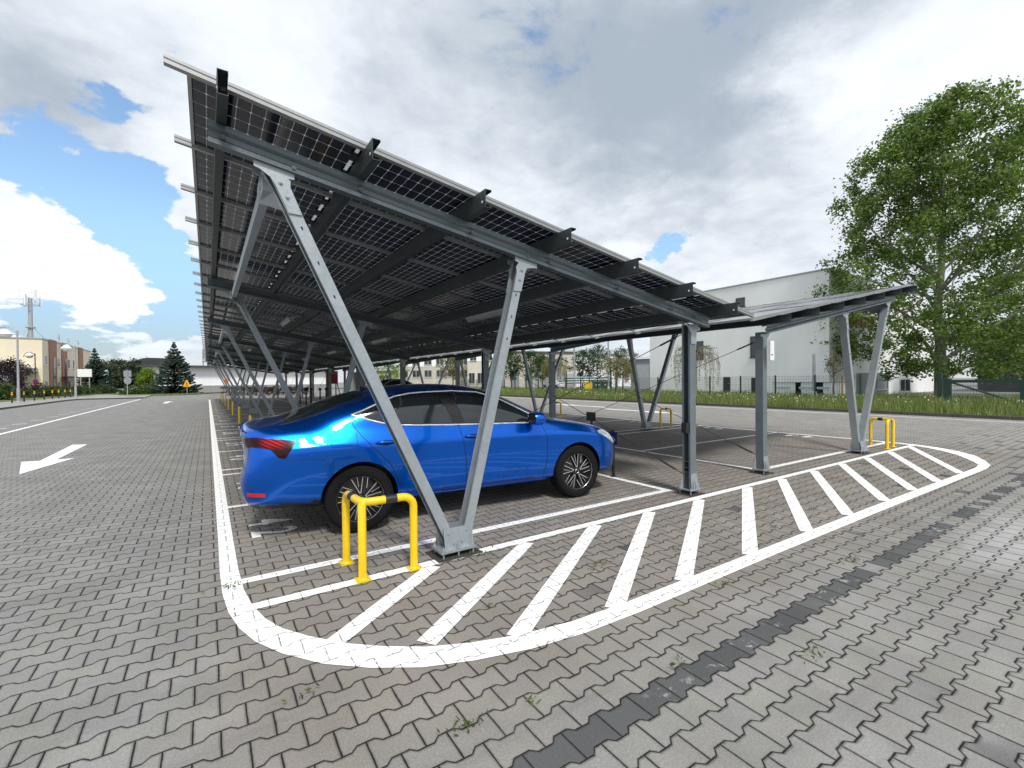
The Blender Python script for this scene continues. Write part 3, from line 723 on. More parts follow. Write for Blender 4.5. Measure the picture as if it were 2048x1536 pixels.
for k in range(NF):
    if k == 0: g = g0
    elif g1 is None: g = g1 = guard_straight()
    else: g = copy_tree(g1)
    g.location = (.955, 3.49+PITCH*k, 0)
    tag(g, 'bright yellow corner guard rail close up, before the rear wheel of the blue car' if k == 0 else f'yellow guard rail at the foot of the {NTH[k]} V leg along the left aisle', 'guard rail', 'yellow guard rails at the carport legs')
for k in range(5):
    g = copy_tree(g0 if k == 0 else g1)
    g.rotation_euler = (0, 0, R(90 if k == 0 else -90-12)); g.location = (12.1 if k == 0 else 11.42, 3.60+PITCH*k+(.2 if k else 0), 0)
    tag(g, 'yellow corner guard rail at the right end of the hatched island' if k == 0 else f'yellow guard rail by the {NTH[k]} V leg of the far carport, seen past the posts', 'guard rail', 'yellow guard rails at the carport legs')
# ------------------------------------------------------------------ the blue liftback
def build_car():
    car = thing('parked_car', 'bright blue five-door liftback parked under the near solar carport', 'car', (1.328, 5.477, 0), R(-5))
    #  x,   zb,  wb,  sill,        widest,      shoulder,    belt,        glass,       roof rail,   z8,   ztop
    S = [(-1.05, .30, .56, .66, .40, .70, .57, .685, .80, .645, .965, .62, 1.01, .56, 1.035, 1.05, 1.055),
         (-.97, 0.27, 0.62, 0.785, 0.4, 0.82, 0.58, 0.805, 0.825, 0.735, 0.99, 0.69, 1.035, 0.625, 1.065, 1.08, 1.085),
         (-.80, 0.25, 0.62, 0.825, 0.38, 0.86, 0.58, 0.845, 0.845, 0.775, 1, 0.7, 1.05, 0.63, 1.08, 1.1, 1.105),
         (-.58, 0.24, 0.64, 0.855, 0.36, 0.893, 0.58, 0.89, 0.865, 0.79, 1.024, 0.705, 1.075, 0.61, 1.115, 1.14, 1.145),
         (-.30, 0.23, 0.66, 0.87, 0.34, 0.91, 0.58, 0.907, 0.875, 0.81, 1.034, 0.745, 1.13, 0.64, 1.2, 1.26, 1.27),
         (0, 0.22, 0.66, 0.875, 0.33, 0.915, 0.58, 0.912, 0.875, 0.83, 1.034, 0.775, 1.185, 0.65, 1.295, 1.36, 1.375),
         (.35, 0.2, 0.66, 0.875, 0.32, 0.91, 0.58, 0.907, 0.87, 0.845, 1.024, 0.8, 1.215, 0.665, 1.375, 1.425, 1.44),
         (.70, 0.2, 0.66, 0.87, 0.31, 0.905, 0.58, 0.907, 0.865, 0.85, 1.014, 0.805, 1.22, 0.67, 1.4, 1.452, 1.466),
         (1.10, 0.2, 0.66, 0.865, 0.31, 0.903, 0.58, 0.907, 0.86, 0.85, 1.004, 0.805, 1.215, 0.675, 1.405, 1.458, 1.472),
         (1.50, 0.2, 0.66, 0.865, 0.31, 0.903, 0.58, 0.907, 0.86, 0.85, 0.994, 0.805, 1.19, 0.68, 1.352, 1.415, 1.432),
         (1.80, 0.2, 0.66, 0.865, 0.31, 0.903, 0.58, 0.907, 0.86, 0.85, 0.989, 0.815, 1.12, 0.7, 1.225, 1.31, 1.335),
         (2.10, 0.2, 0.66, 0.87, 0.31, 0.905, 0.58, 0.907, 0.855, 0.845, 0.979, 0.82, 1.03, 0.735, 1.075, 1.16, 1.185),
         (2.36, 0.2, 0.66, 0.87, 0.31, 0.908, 0.58, 0.907, 0.85, 0.838, 0.959, 0.81, 0.975, 0.74, 0.995, 1.045, 1.06),
         (2.60, 0.2, 0.66, 0.87, 0.31, 0.908, 0.57, 0.907, 0.838, 0.832, 0.939, 0.79, 0.957, 0.71, 0.97, 0.982, 0.987),
         (2.88, 0.2, 0.64, 0.865, 0.3, 0.903, 0.56, 0.902, 0.81, 0.815, 0.899, 0.72, 0.922, 0.59, 0.932, 0.942, 0.947),
         (3.12, 0.19, 0.62, 0.845, 0.29, 0.885, 0.54, 0.868, 0.77, 0.785, 0.85, 0.68, 0.875, 0.55, 0.885, 0.893, 0.897)
        ,(3.30, 0.2, 0.58, 0.785, 0.3, 0.825, 0.51, 0.81, 0.7, 0.725, 0.775, 0.62, 0.8, 0.49, 0.81, 0.819, 0.823),
         (3.41, 0.22, 0.5, 0.68, 0.31, 0.72, 0.48, 0.7, 0.63, 0.63, 0.7, 0.54, 0.726, 0.42, 0.738, 0.744, 0.748),
         (3.47, 0.26, 0.36, 0.46, 0.34, 0.49, 0.46, 0.475, 0.57, 0.42, 0.625, 0.36, 0.645, 0.28, 0.652, 0.656, 0.658)]
    xo = [.10, .08, .02, -.004, .075, .045, .03, .025, .012, .0]
    vs = []; N = 18
    for i, s in enumerate(S):
        x, zb = s[0], s[1]
        half = [(0, zb), (s[2], zb), (s[3], s[4]), (s[5], s[6]), (s[7], s[8]), (s[9], s[10]), (s[11], s[12]), (s[13], s[14]), (s[13]*.6, s[15]), (0, s[16])]
        ox = xo if i == 0 else ([q*.55 for q in xo] if i == 1 else [0]*10)
        rg = [(x+ox[j], -y, z) for j, (y, z) in enumerate(half)] + [(x+ox[j], y, z) for j, (y, z) in list(enumerate(half))[8:0:-1]]
        vs += rg
    fs = []
    for i in range(len(S)-1):
        for k in range(N): fs.append((i*N+k, (i+1)*N+k, (i+1)*N+(k+1) % N, i*N+(k+1) % N))
    # rounded caps: a smaller ring, then a fill
    for base, dx in ((0, 0), ((len(S)-1)*N, .012)):
        rg = vs[base:base+N]; cz = sum(v[2] for v in rg)/N; o = len(vs)
        vs += [(v[0]+dx*.6 if base else v[0]-.003, v[1]*.55, cz+(v[2]-cz)*.72) for v in rg]
        for k in range(N):
            q = (base+k, base+(k+1) % N, o+(k+1) % N, o+k); fs.append(q)
        fs.append(tuple(range(o, o+N)))
    me = bpy.data.meshes.new('b'); me.from_pydata(vs, [], fs)
    bm = bmesh.new(); bm.from_mesh(me); bmesh.ops.recalc_face_normals(bm, faces=bm.faces); bm.to_mesh(me); bm.free()
    cr = me.attributes.new('crease_edge', 'FLOAT', 'EDGE')
    for e in me.edges:
        a, b = e.vertices
        if a < len(S)*N and b < len(S)*N and a % N == b % N and 1 <= min(a, b)//N <= 16:
            k = a % N; k = k if k <= 9 else 18-k
            cr.data[e.index].value = {4: .85, 2: .55, 5: .35}.get(k, 0.)
    tmp = link('tmp_body', me); sm = tmp.modifiers.new('s', 'SUBSURF'); sm.levels = 3; sm.render_levels = 3
    WB = 2.66; cut = MB()
    for wx in (0, WB):
        for s in (-1, 1):
            cut.lathe([(.372, -.32), (.372, .32)], 56, 0, Matrix.Translation((wx, s*.90, .335)) @ Matrix.Rotation(R(90), 4, 'X'))
    cb = bpy.data.meshes.new('c'); cb.from_pydata(cut.v, [], cut.f)
    bm = bmesh.new(); bm.from_mesh(cb); bmesh.ops.recalc_face_normals(bm, faces=bm.faces); bm.to_mesh(cb); bm.free()
    ct = link('tmp_cut', cb); md = tmp.modifiers.new('b', 'BOOLEAN'); md.operation = 'DIFFERENCE'; md.object = ct; md.solver = 'EXACT'
    dg = bpy.context.evaluated_depsgraph_get(); bme = bpy.data.meshes.new_from_object(tmp.evaluated_get(dg))
    bpy.data.objects.remove(tmp); bpy.data.objects.remove(ct)
    bme.name = 'body'; bme.materials.clear(); bme.materials.append(MAT['blue_paint']); bme.materials.append(MAT['car_trim'])
    for p in bme.polygons:
        c = p.center; p.use_smooth = True; dark = c.z < (.245 if -.34 < c.x < 3.02 else (.365 if c.x < 0 else .32))
        for wx in (0, WB):
            r = math.hypot(c.x-wx, c.z-.335)
            if r < .376 and abs(c.y) < .99 and (abs(r-.372) < .006 and abs(p.normal.y) < .6 or abs(c.y) < .6): dark = True
        p.material_index = 1 if dark else 0
    bme.set_sharp_from_angle(angle=R(38))
    body = link('body', bme, car)
    verts = [v.co.copy() for v in bme.vertices]; polys = [tuple(p.vertices) for p in bme.polygons]
    bvh = BVHTree.FromPolygons(verts, polys)
    def hit(x, z, s):
        h, n, i, d = bvh.ray_cast(Vector((x, s*3, z)), Vector((0, -s, 0))); return (h, n) if h else (Vector((x, s*.85, z)), Vector((0, s, 0)))
    def down(x, y):
        h, n, i, d = bvh.ray_cast(Vector((x, y, 3)), Vector((0, 0, -1))); return (h, n) if h else (Vector((x, y, 1)), Vector((0, 0, 1)))
    def fwd(y, z):
        h, n, i, d = bvh.ray_cast(Vector((-4, y, z)), Vector((1, 0, 0))); return (h, n) if h else (Vector((-1, y, z)), Vector((-1, 0, 0)))
    def itp(t, x): 
        xs = [a for a, b in t]; ys = [b for a, b in t]; return float(np.interp(x, xs, ys))
    def grid(pts, name, mat, parent, off):
        """closed shell over a grid of surface points"""
        nx, nz = len(pts), len(pts[0]); m = MB()
        top = [[p+n*off for p, n in r] for r in pts]; bot = [[p-n*.006 for p, n in r] for r in pts]
        v = [q for r in top for q in r]+[q for r in bot for q in r]; K = nx*nz; f = []
        ix = lambda i, j: i*nz+j
        for i in range(nx-1):
            for j in range(nz-1):
                f.append((ix(i, j), ix(i+1, j), ix(i+1, j+1), ix(i, j+1))); f.append((K+ix(i, j), K+ix(i, j+1), K+ix(i+1, j+1), K+ix(i+1, j)))
        for i in range(nx-1):
            f.append((ix(i, 0), K+ix(i, 0), K+ix(i+1, 0), ix(i+1, 0))); f.append((ix(i, nz-1), ix(i+1, nz-1), K+ix(i+1, nz-1), K+ix(i, nz-1)))
        for j in range(nz-1):
            f.append((ix(0, j), ix(0, j+1), K+ix(0, j+1), K+ix(0, j))); f.append((ix(nx-1, j), K+ix(nx-1, j), K+ix(nx-1, j+1), ix(nx-1, j+1)))
        m.add(v, f); return m.build(name, mat, parent, 40)
    def side(name, lo, hi, x0, x1, mat, s, parent=car, off=.003, nx=40, nz=10, x0t=None, x1t=None):
        pts = []
        for i in range(nx):
            a = i/(nx-1); r = []
            for j in range(nz):
                t = j/(nz-1); xa = x0+((x0t if x0t is not None else x0)-x0)*t; xb = x1+((x1t if x1t is not None else x1)-x1)*t
                x = xa+(xb-xa)*a; l, h = itp(lo, x), itp(hi, x); r.append(hit(x, l+(h-l)*t, s))
            pts.append(r)
        return grid(pts, name, mat, parent, off)
    def line(name, pts, mat, s, r=.0035, parent=car, closed=False, lift=0.):
        P = []
        q = pts+[pts[0]] if closed else pts
        for (xa, za), (xb, zb_) in zip(q[:-1], q[1:]):
            n = max(2, int(math.hypot(xb-xa, zb_-za)/.03))
            for t in range(n):
                h, nn = hit(xa+(xb-xa)*t/n, za+(zb_-za)*t/n, s); P.append(h+nn*lift)
        if not closed: h, nn = hit(*q[-1], s); P.append(h+nn*lift)
        return MB().tube(P, r, 6, 0, True, closed).build(name, mat, parent, 60)
    wlo = [(-.06, 1.158), (.05, 1.125), (.17, 1.085), (.33, 1.045), (.60, 1.03), (1.05, 1.012), (1.75, .992), (2.19, .985)]
    whi = [(-.06, 1.160), (.05, 1.20), (.20, 1.262), (.39, 1.333), (.55, 1.36), (.71, 1.372), (1.05, 1.38), (1.36, 1.360), (1.61, 1.29), (1.90, 1.14), (2.19, .987)]
    for s in (-1, 1):
        side('window_surround', wlo, whi, -.055, 2.185, 'car_trim', s, off=.002, nx=60)
        wl2 = [(a, b+.018) for a, b in wlo]; wh2 = [(a, b-.022) for a, b in whi]
        side('rear_window', wl2, wh2, .02, .99, 'car_glass', s, off=.005, nx=40, x1t=.86)
        side('front_window', wl2, wh2, 1.13, 2.04, 'car_glass', s, off=.005, nx=40, x0t=1.02)
        line('chrome_strip', [p for p in wlo]+[p for p in whi[::-1]], 'chrome', s, .0095, closed=True, lift=.002)
        d = line('door_gap', [(-.05, 1.15), (-.06, 1.07), (.02, .95), (.16, .80), (.29, .66), (.36, .52), (.42, .40), (.50, .34), (.9, .325), (1.2, .32), (2.08, .315), (2.16, .36), (2.19, .55), (2.185, .80), (2.14, .94), (2.10, .975)], 'panel_gap', s)
        line('door_gap', [(1.05, 1.005), (1.09, .85), (1.125, .6), (1.13, .325)], 'panel_gap', s)
        line('fuel_flap_gap', [(-.27, .985), (-.27, .89), (-.25, .865), (-.05, .865), (-.03, .89), (-.03, .985)], 'panel_gap', s, .0028) if s < 0 else None
        line('bumper_gap', [(-.66, .785), (-.5, .775), (-.33, .755)], 'panel_gap', s, .0028)
        side('sill_trim', [(.42, .215), (2.2, .205)], [(.42, .30), (2.2, .285)], .42, 2.22, 'blue_paint', s, off=.008, nz=6)
        tl_lo = [(-.99, .905), (-.86, .895), (-.78, .875), (-.72, .80), (-.665, .79), (-.575, .935)]
        tl_hi = [(-.99, .985), (-.9, .985), (-.575, .947)]
        side('tail_lamp', tl_lo, tl_hi, -.985, -.577, 'tail_red', s, off=.006, nx=30)
        side('reflector', [(-.98, .458), (-.82, .448)], [(-.98, .492), (-.82, .478)], -.975, -.83, 'sign_red', s, off=.004, nx=10, nz=4)
        side('head_lamp', [(2.98, .815), (3.12, .745), (3.32, .63), (3.4, .60)], [(2.98, .825), (3.12, .835), (3.32, .745), (3.4, .69)], 3.0, 3.37, 'head_lamp', s, off=.005, nx=24)
        for hx in (.25, 1.21):
            hp, n = hit(hx, .88, s); m = MB()
            m.lathe([(.001, -.10), (.012, -.09), (.017, -.03), (.017, .05), (.012, .095), (.001, .105)], 10, 0, Matrix.Translation(hp+n*.012) @ Matrix.Rotation(R(90), 4, 'Y'))
            m.build('door_handle', 'blue_paint', car, 60)
            side('handle_recess_shade', [(hx-.115, .868), (hx, .845), (hx+.115, .868)], [(hx-.115, .880), (hx, .905), (hx+.115, .880)], hx-.11, hx+.11, 'panel_gap', s, off=.0015, nx=14, nz=5)  # dark patch on the skin paints the shade of the handle hollow
        # mirror
        c = Vector((1.99, s*1.0, 1.045)); m = MB()
        rings = [(-.085, .55), (-.08, .85), (-.03, 1.0), (.03, .95), (.07, .7), (.092, .3)]
        n_ = 14; v = []
        for (ox_, k) in rings:
            for q in range(n_):
                a = 2*math.pi*q/n_; ca, sa = math.cos(a), math.sin(a)
                v.append(c+Vector((ox_, s*.115*k*math.copysign(abs(ca)**.7, ca), .078*k*math.copysign(abs(sa)**.7, sa))))
        f = [(i*n_+q, i*n_+(q+1) % n_, (i+1)*n_+(q+1) % n_, (i+1)*n_+q) for i in range(5) for q in range(n_)]
        m.add(v, f[n_:]); m.add([v[i] for i in range(2*n_)], f[:n_]+[tuple(range(n_))], 1); m.add([v[5*n_+i] for i in range(n_)], [tuple(range(n_))])
        m.tube([(1.98, s*.80, .985), (1.985, s*.93, 1.0)], .028, 8, 1)
        m.build('wing_mirror', ['blue_paint', 'car_trim'], car, 50)
    # glass fore and aft
    def top(name, rows, mat, off=.004):
        pts = []
        for x, wy in rows: pts.append([down(x, wy*(-1+2*j/16)) for j in range(17)])
        return grid(pts, name, mat, car, off)
    top('rear_screen', [(-.66+.76*i/14, .60-.02*abs(i-5)/9-.03*(i/14)) for i in range(15)], 'car_glass')
    top('windscreen', [(1.60+.82*i/14, .54+.15*(i/14)) for i in range(15)], 'car_glass')
    for s in (-1, 1):
        P = []
        for t in range(20):
            x = -.70+.82*t/19; h, n = down(x, s*(.635-.025*(t/19))); P.append(h)
        MB().tube(P, .006, 5).build('screen_seal', 'car_trim', car, 60)
    # boot lip highlight edge, gap, plate
    pl = []
    for i in range(9): pl.append([fwd(-.26+.52*i/8, .74+.11*j/3) for j in range(4)])
    grid(pl, 'number_plate', 'plate_white', car, .006)
    P = [fwd(y, 1.0)[0] for y in np.linspace(-.62, .62, 25)]
    MB().tube([p+Vector((-.012, 0, .045)) for p in P], .012, 6).build('boot_lip', 'blue_paint', car, 60)
    h, n = down(.22, 0)
    MB().add([h+Vector(q) for q in ((-.07, -.018, -.01), (-.07, .018, -.01), (.08, .010, -.01), (.08, -.010, -.01), (-.06, 0, .035))], [(0, 1, 2, 3), (0, 4, 1), (1, 4, 2), (2, 4, 3), (3, 4, 0)]).build('aerial_fin', 'car_trim', car)
    for y0, y1, z in ((-.70, .70, .705),):
        P = [fwd(y, z)[0] for y in np.linspace(y0, y1, 30)]; MB().tube(P, .004, 5).build('bumper_gap', 'panel_gap', car, 60)
    P = [fwd(y, .925)[0] for y in np.linspace(-.66, .66, 30)]; MB().tube(P, .0045, 5).build('boot_gap', 'panel_gap', car, 60)
    for s in (-1, 1):       # lamp wrapping on to the tail
        pl = []
        for i in range(8):
            y = s*(.36+.36*i/7); pl.append([fwd(y, .895+.075*j/3) for j in range(4)])
        grid(pl, 'tail_lamp', 'tail_red', car, .006)
    hb, nb = fwd(0, .97); MB().lathe([(.042, 0), (.042, .006), (.034, .009)], 20, 0, Matrix.Translation(hb+Vector((-.002, 0, 0))) @ Matrix.Rotation(R(-90), 4, 'Y')).build('badge', 'chrome', car, 40)
    # wheels
    wheel = None
    for wx in (0, WB):
        for s in (-1, 1):
            o = bpy.data.objects.new('wheel', None); col.objects.link(o); o.parent = car; o.location = (wx, s*.79, .333); o.empty_display_size = .2
            if s > 0: o.rotation_euler = (0, 0, R(180))
            if wheel is None:
                Mx = Matrix.Rotation(R(90), 4, 'X')           # +z of the lathe points to -y (outwards)
                t = MB().lathe([(.225, -.10), (.29, -.108), (.322, -.095), (.3325, -.06), (.3335, 0), (.3325, .06), (.322, .092), (.300, .104), (.262, .108), (.236, .098), (.232, .085), (.225, .07)], 64, 0, Mx, False)
                for rr in (.285, .31): t.tube([(rr*math.cos(a), -.1065+(.004 if rr > .3 else .0), rr*math.sin(a)) for a in np.linspace(0, 2*math.pi, 48, endpoint=False)], .0025, 4, 0, False, True)
                ty = t.build('tyre', 'rubber', o, 40)
                r = MB().lathe([(.226, -.09), (.228, .085), (.222, .088), (.215, .070), (.20, .030), (.06, .045), (.045, .055)], 48, 0, Mx)
                def bar(r1, a1, r2, a2, wd, mi, y):
                    p = Vector((r1*math.cos(R(a1)), y, r1*math.sin(R(a1)))); q = Vector((r2*math.cos(R(a2)), y+.008, r2*math.sin(R(a2))))
                    d = (q-p).normalized(); nn = Vector((-d.z, 0, d.x))*wd/2; up = Vector((0, -.006, 0))
                    r.add([p-nn, p+nn, q+nn, q-nn, p-nn+up, p+nn+up, q+nn+up, q-nn+up], [(0, 1, 2, 3), (4, 5, 6, 7), (0, 1, 5, 4), (1, 2, 6, 5), (2, 3, 7, 6), (3, 0, 4, 7)], mi)
                for k in range(5):
                    a = 90+72*k
                    bar(.05, a-4, .213, a-13, .030, 0, -.058); bar(.05, a+8, .21, a+18, .030, 0, -.058)
                    bar(.050, a-4, .219, a-7, .009, 1, -.063); bar(.050, a+5, .217, a+23, .009, 1, -.063)
                    bar(.219, a-7, .214, a-20, .007, 1, -.064); bar(.214, a-20, .115, a-33, .008, 1, -.062)
                    bar(.118, a+8, .214, a+8, .006, 1, -.063)
                r.lathe([(.030, .05), (.030, .070), (.022, .074)], 20, 0, Mx); r.tube([(.026*math.cos(t_), -.0735, .026*math.sin(t_)) for t_ in np.linspace(0, 6.283, 20, endpoint=False)], .0025, 4, 1, False, True)
                r.tube([(.2265*math.cos(t_), -.086, .2265*math.sin(t_)) for t_ in np.linspace(0, 6.283, 56, endpoint=False)], .0025, 4, 1, False, True)
                rm = r.build('rim', ['rim_black', 'silver_rim'], o, 40); wheel = o
            else:
                for ch in wheel.children: copy(ch, o)
    return car
car = build_car()
def other_car(label, loc, rz, paint, scale=(1, 1, 1), group=None):
    c = copy_tree(car); c.location = loc; c.rotation_euler = (0, 0, rz); c.scale = scale; tag(c, label, 'car', group)
    for o in c.children:
        for sl_ in o.material_slots:
            if sl_.material and sl_.material.name == 'blue_paint': sl_.link = 'OBJECT'; sl_.material = MAT[paint]
    return c
other_car('dark tall car parked deeper under the carport, only its roof showing', (8.9, 28.0, 0), R(0), 'dark_car', (.95, 1, 1.13))
other_car('white car parked beyond the blue roof with dark rear screen', (13.9, 36.5, 0), R(120), 'white_car', (.95, 1, 1.0))
other_car('small white car parked behind the mesh fence near the yellow bin', (45.5, 55., 0), R(100), 'white_car', (.9, .95, .95))
p = gnd(318, 70); other_car('silver car half hidden behind the big spruce', (p.x, p.y, 0), R(160), 'silver_car')
# ------------------------------------------------------------------ signs and small things under the roofs
t = thing('parking_sign', 'low blue P sign with a white car picture on a black post at the bumper', 'sign', (5.17, 4.98, 0), 0, 'low parking signs')
MB().box((0, 0, .36), (.035, .035, .72)).lathe([(.05, 0), (.05, .012), (.03, .016)], 12).build('post', 'black_metal', t)
s_ = MB().box((-.022, .06, .60), (.006, .32, .19)).build('sign_plate', 'sign_blue', t)
m = MB()       # letter P and car outline
m.b2((-.0275, .155, .535), (-.0255, .178, .665)); m.tube([(-.0265, .165, .655), (-.0265, .12, .655), (-.0265, .10, .635), (-.0265, .10, .62), (-.0265, .12, .60), (-.0265, .165, .60)], .0085, 6)
m.tube([(-.0265, y, z) for y, z in [(.055, .555), (.055, .585), (.035, .59), (.02, .615), (-.02, .615), (-.04, .59), (-.058, .58), (-.058, .555)]], .004, 5, 0, False, True)
for yy in (.03, -.03): m.tube([(-.0265, yy+.010*math.cos(a), .553+.010*math.sin(a)) for a in np.linspace(0, 6.28, 10, endpoint=False)], .003, 4, 0, False, True)
m.build('sign_marking', 'sign_white', s_)
t = thing('parking_sign', 'low black sign back on a thin post, seen over the bonnet', 'sign', (7.33, 7.75, 0), 0, 'low parking signs')
MB().box((.02, 0, .36), (.035, .035, .72)).build('post', 'black_metal', t); MB().box((0, 0, .645), (.008, .30, .20)).build('sign_plate', 'black_metal', t)
t = thing('red_cabinet', 'dark red cabinet on black posts deep under the carport', 'cabinet', (5.67, 26.3, 0))
for xx in (-.2, .2): MB().box((xx, 0, .7), (.05, .05, 1.4)).build('leg', 'black_metal', t)
MB().box((0, 0, 1.72), (.56, .3, .70)).build('box', 'cabinet_red', t); MB().box((0, -.155, 1.95), (.5, .01, .03)).box((-.2, -.155, 1.7), (.02, .02, .1)).build('hinge_strip', 'metal_grey', t)
t = thing('control_cabinet', 'pale grey switch cabinet behind the leaning carport leg', 'cabinet', (6.83, 25.5, 0))
MB().box((0, 0, .5), (.06, .06, 1.0)).build('post', 'metal_grey', t); MB().box((0, 0, 1.5), (.8, .3, 1.0)).build('box', 'metal_grey', t); MB().box((0, -.155, 1.5), (.74, .012, .94)).build('door', 'grey_plinth', t)
for i, (px, dep) in enumerate([(612, 27), (600, 30), (622, 27.5), (640, 27), (652, 28)]):
    g = gnd(px, dep); m = MB(); t = thing('charging_post', ['short black post with a square head under the roof', 'thin black bollard left of the other black posts', 'thin black bollard next to the square headed post', 'black bollard nearest the red cabinet', 'black bollard under the red cabinet'][i], 'post', g, 0, 'black posts under the carport')
    MB().box((0, 0, .5), (.07, .07, 1.0)).build('post', 'black_metal', t); MB().box((0, 0, 1.05), (.14 if i else .24, .12, .14 if i else .2)).build('head', 'black_plastic', t)
# ------------------------------------------------------------------ right side: kerb, verge, fence, gate
m = MB()
for k in range(70): m.b2((22.62, -40+1.5*k, -.05), (22.76, -40+1.5*k+1.488, .12))
struct(m.build('kerb', 'dirty_kerb'))
sheet('verge', [(22.76, -60), (42, -60), (42, 110), (22.76, 110)], .06, 'grass_soil')
def blades(name, n, area, hgt, wdt, mat, seed, lean=.35, z0=.05, kind='stuff', edge=1.):
    rng = np.random.default_rng(seed); x0, x1, y0, y1 = area
    x = x0+(x1-x0)*rng.random(n)**edge; y = rng.uniform(y0, y1, n)
    patch = .75+.35*np.sin(x*1.7+np.sin(y*.9)*2)*np.sin(y*.63+1.3)
    h = hgt*rng.uniform(.45, 1.25, n)*patch; a = rng.uniform(0, 6.283, n)
    top = np.stack([x+np.cos(a)*h*lean*rng.random(n), y+np.sin(a)*h*lean*rng.random(n), z0+h], 1); b = rng.uniform(0, 6.283, n)
    dx_ = np.stack([np.cos(b), np.sin(b), np.zeros(n)], 1)*wdt*rng.uniform(.6, 1.4, n)[:, None]
    base = np.stack([x, y, np.full(n, z0-.02)], 1)
    Vv = np.stack([base-dx_, base+dx_, top], 1).reshape(-1)
    me = bpy.data.meshes.new(name); me.vertices.add(n*3); me.vertices.foreach_set('co', Vv); me.loops.add(n*3); me.loops.foreach_set('vertex_index', np.arange(n*3, dtype=np.int32))
    me.polygons.add(n); me.polygons.foreach_set('loop_start', np.arange(0, n*3, 3, dtype=np.int32)); me.update(calc_edges=True); me.materials.append(MAT[mat])
    o = link(name, me); o['kind'] = kind; return o
tag(blades('grass', 120000, (22.78, 40, -8, 78), .50, .017, 'grass_blade', 3, edge=1.25), 'long uncut verge grass between the kerb and the mesh fence', 'grass')
rng = np.random.default_rng(8); n = 2600
x = 22.9+11*rng.random(n)**1.1; y = rng.uniform(-4, 70, n); keep = np.sin(x*.9+2)*np.sin(y*.45)+rng.normal(0, .5, n) > .15; x, y = x[keep], y[keep]; n = len(x)
A_, B_ = rand_axes(rng, n, .035, 1., .0)
f = quads_mesh('wild_flowers', np.stack([x, y, .34+.2*rng.random(n)], 1), A_, B_, 'flower_white'); f['kind'] = 'stuff'; tag(f, 'white wild flowers scattered through the verge grass', 'flowers')
# weeds in the joints
rng = np.random.default_rng(4); C = []
for (x, y, r, k) in [(2.6, 2.65, .06, 34), (3.35, 2.5, .05, 20), (.1, 3.9, .05, 26), (.35, 2.35, .04, 16), (.9, 1.75, .05, 26), (.62, 1.5, .05, 24), (1.25, 1.72, .03, 10), (2.0, 1.5, .05, 20), (4.35, 1.55, .05, 26), (2.7, 1.15, .05, 22), (3.1, 1.9, .04, 14), (5.6, 2.4, .04, 12), (1.9, 3.36, .08, 30), (4.7, 2.35, .03, 10), (8.9, 2.45, .05, 12), (6.1, .9, .05, 14), (1.55, 2.6, .03, 8), (-.4, 1.6, .04, 12), (-1.2, 2.2, .04, 10)]:
    C.append(np.stack([x+rng.normal(0, r, k), y+rng.normal(0, r*.5, k), .006+.035*rng.random(k)*(r/.05)], 1))
C = np.concatenate(C); A_, B_ = rand_axes(rng, len(C), .014, .35, .6)
f = quads_mesh('weeds', C, A_, B_, 'weed_leaf'); f['kind'] = 'stuff'; tag(f, 'small weeds and moss tufts growing in the paving joints', 'weeds')
# mesh fence
fen = thing('mesh_fence', 'dark green wire mesh fence along the far side of the verge', 'fence', (33, 12, 0))
ys = [11.4+2.5*k for k in range(22)]
for yv in ys: MB().box((0, yv-12, .83), (.08, .08, 1.66)).build('post', 'dark_green_metal', fen)
m = MB()
for k in range(int((ys[-1]-ys[0])/.1)): m.box((0, ys[0]-12+.1*k, .82), (.009, .009, 1.56))
for k in range(9): m.box((.006, (ys[0]+ys[-1])/2-12, .06+.19*k), (.008, ys[-1]-ys[0], .008))
o = m.build('mesh_panel', 'green_wire', fen)
gt = thing('sliding_gate', 'dark green sliding gate with diagonal braces right of the big trunk', 'gate', (31.6, 6.5, 0))
gy = [.75, .45, -1.55, -3.75, -6.0]
MB().box((0, .95, .85), (.14, .16, 1.7)).build('post', 'dark_green_metal', gt); MB().box((0, .66, .70), (.16, .30, 1.38)).build('post', 'dark_green_metal', gt)
m = MB().box((0, -3.2, 1.24), (.10, 7.6, .15)).box((0, -3.2, .16), (.10, 7.6, .12))
for yy in (-1.95, -4.6, -7.0): m.box((0, yy, .70), (.09, .18, 1.02))
for (ya, yb) in ((.55, -1.9), (-2.0, -4.55), (-4.65, -6.95)): m.tube([(0, ya, 1.2), (0, yb, .2)], .055, 6)
m.build('gate_frame', 'dark_green_metal', gt)
m = MB()
for k in range(74): m.box((.03, .5-.1*k, .70), (.006, .006, 1.0))
for k in range(5): m.box((.034, -3.2, .28+.2*k), (.006, 7.4, .006))
m.build('gate_mesh', 'green_wire', gt)
# ------------------------------------------------------------------ buildings
def window(parent, c, u, n, wd, h, mat='window_frame', bars=1, sill=True, pane='window_dark'):
    """frame proud of the wall with a recessed pane; c centre on the wall, u along the wall, n outwards"""
    u, n, c = Vector(u), Vector(n), Vector(c); M = Matrix((u, n, Vector((0, 0, 1)))).transposed(); m = MB(); t = max(.05, wd*.05)
    for a in (-1, 1): m.box(c+u*a*(wd/2-t/2)+n*.02, (t, .06, h), 0, 0, M); m.box(c+Vector((0, 0, a*(h/2-t/2)))+n*.018, (wd-2*t, .056, t), 0, 0, M)
    for b in range(bars): m.box(c+u*(wd*((b+1)/(bars+1)-.5))+n*.016, (t*.8, .05, h-2*t), 0, 0, M)
    if sill: m.box(c-Vector((0, 0, h/2+.03))+n*.06, (wd+.1, .14, .05), 0, 0, M)
    f = m.build('window', mat, parent)
    MB().box(c+n*.006, (wd-2*t, .02, h-2*t), 0, 0, M).build('pane', pane, f); return f
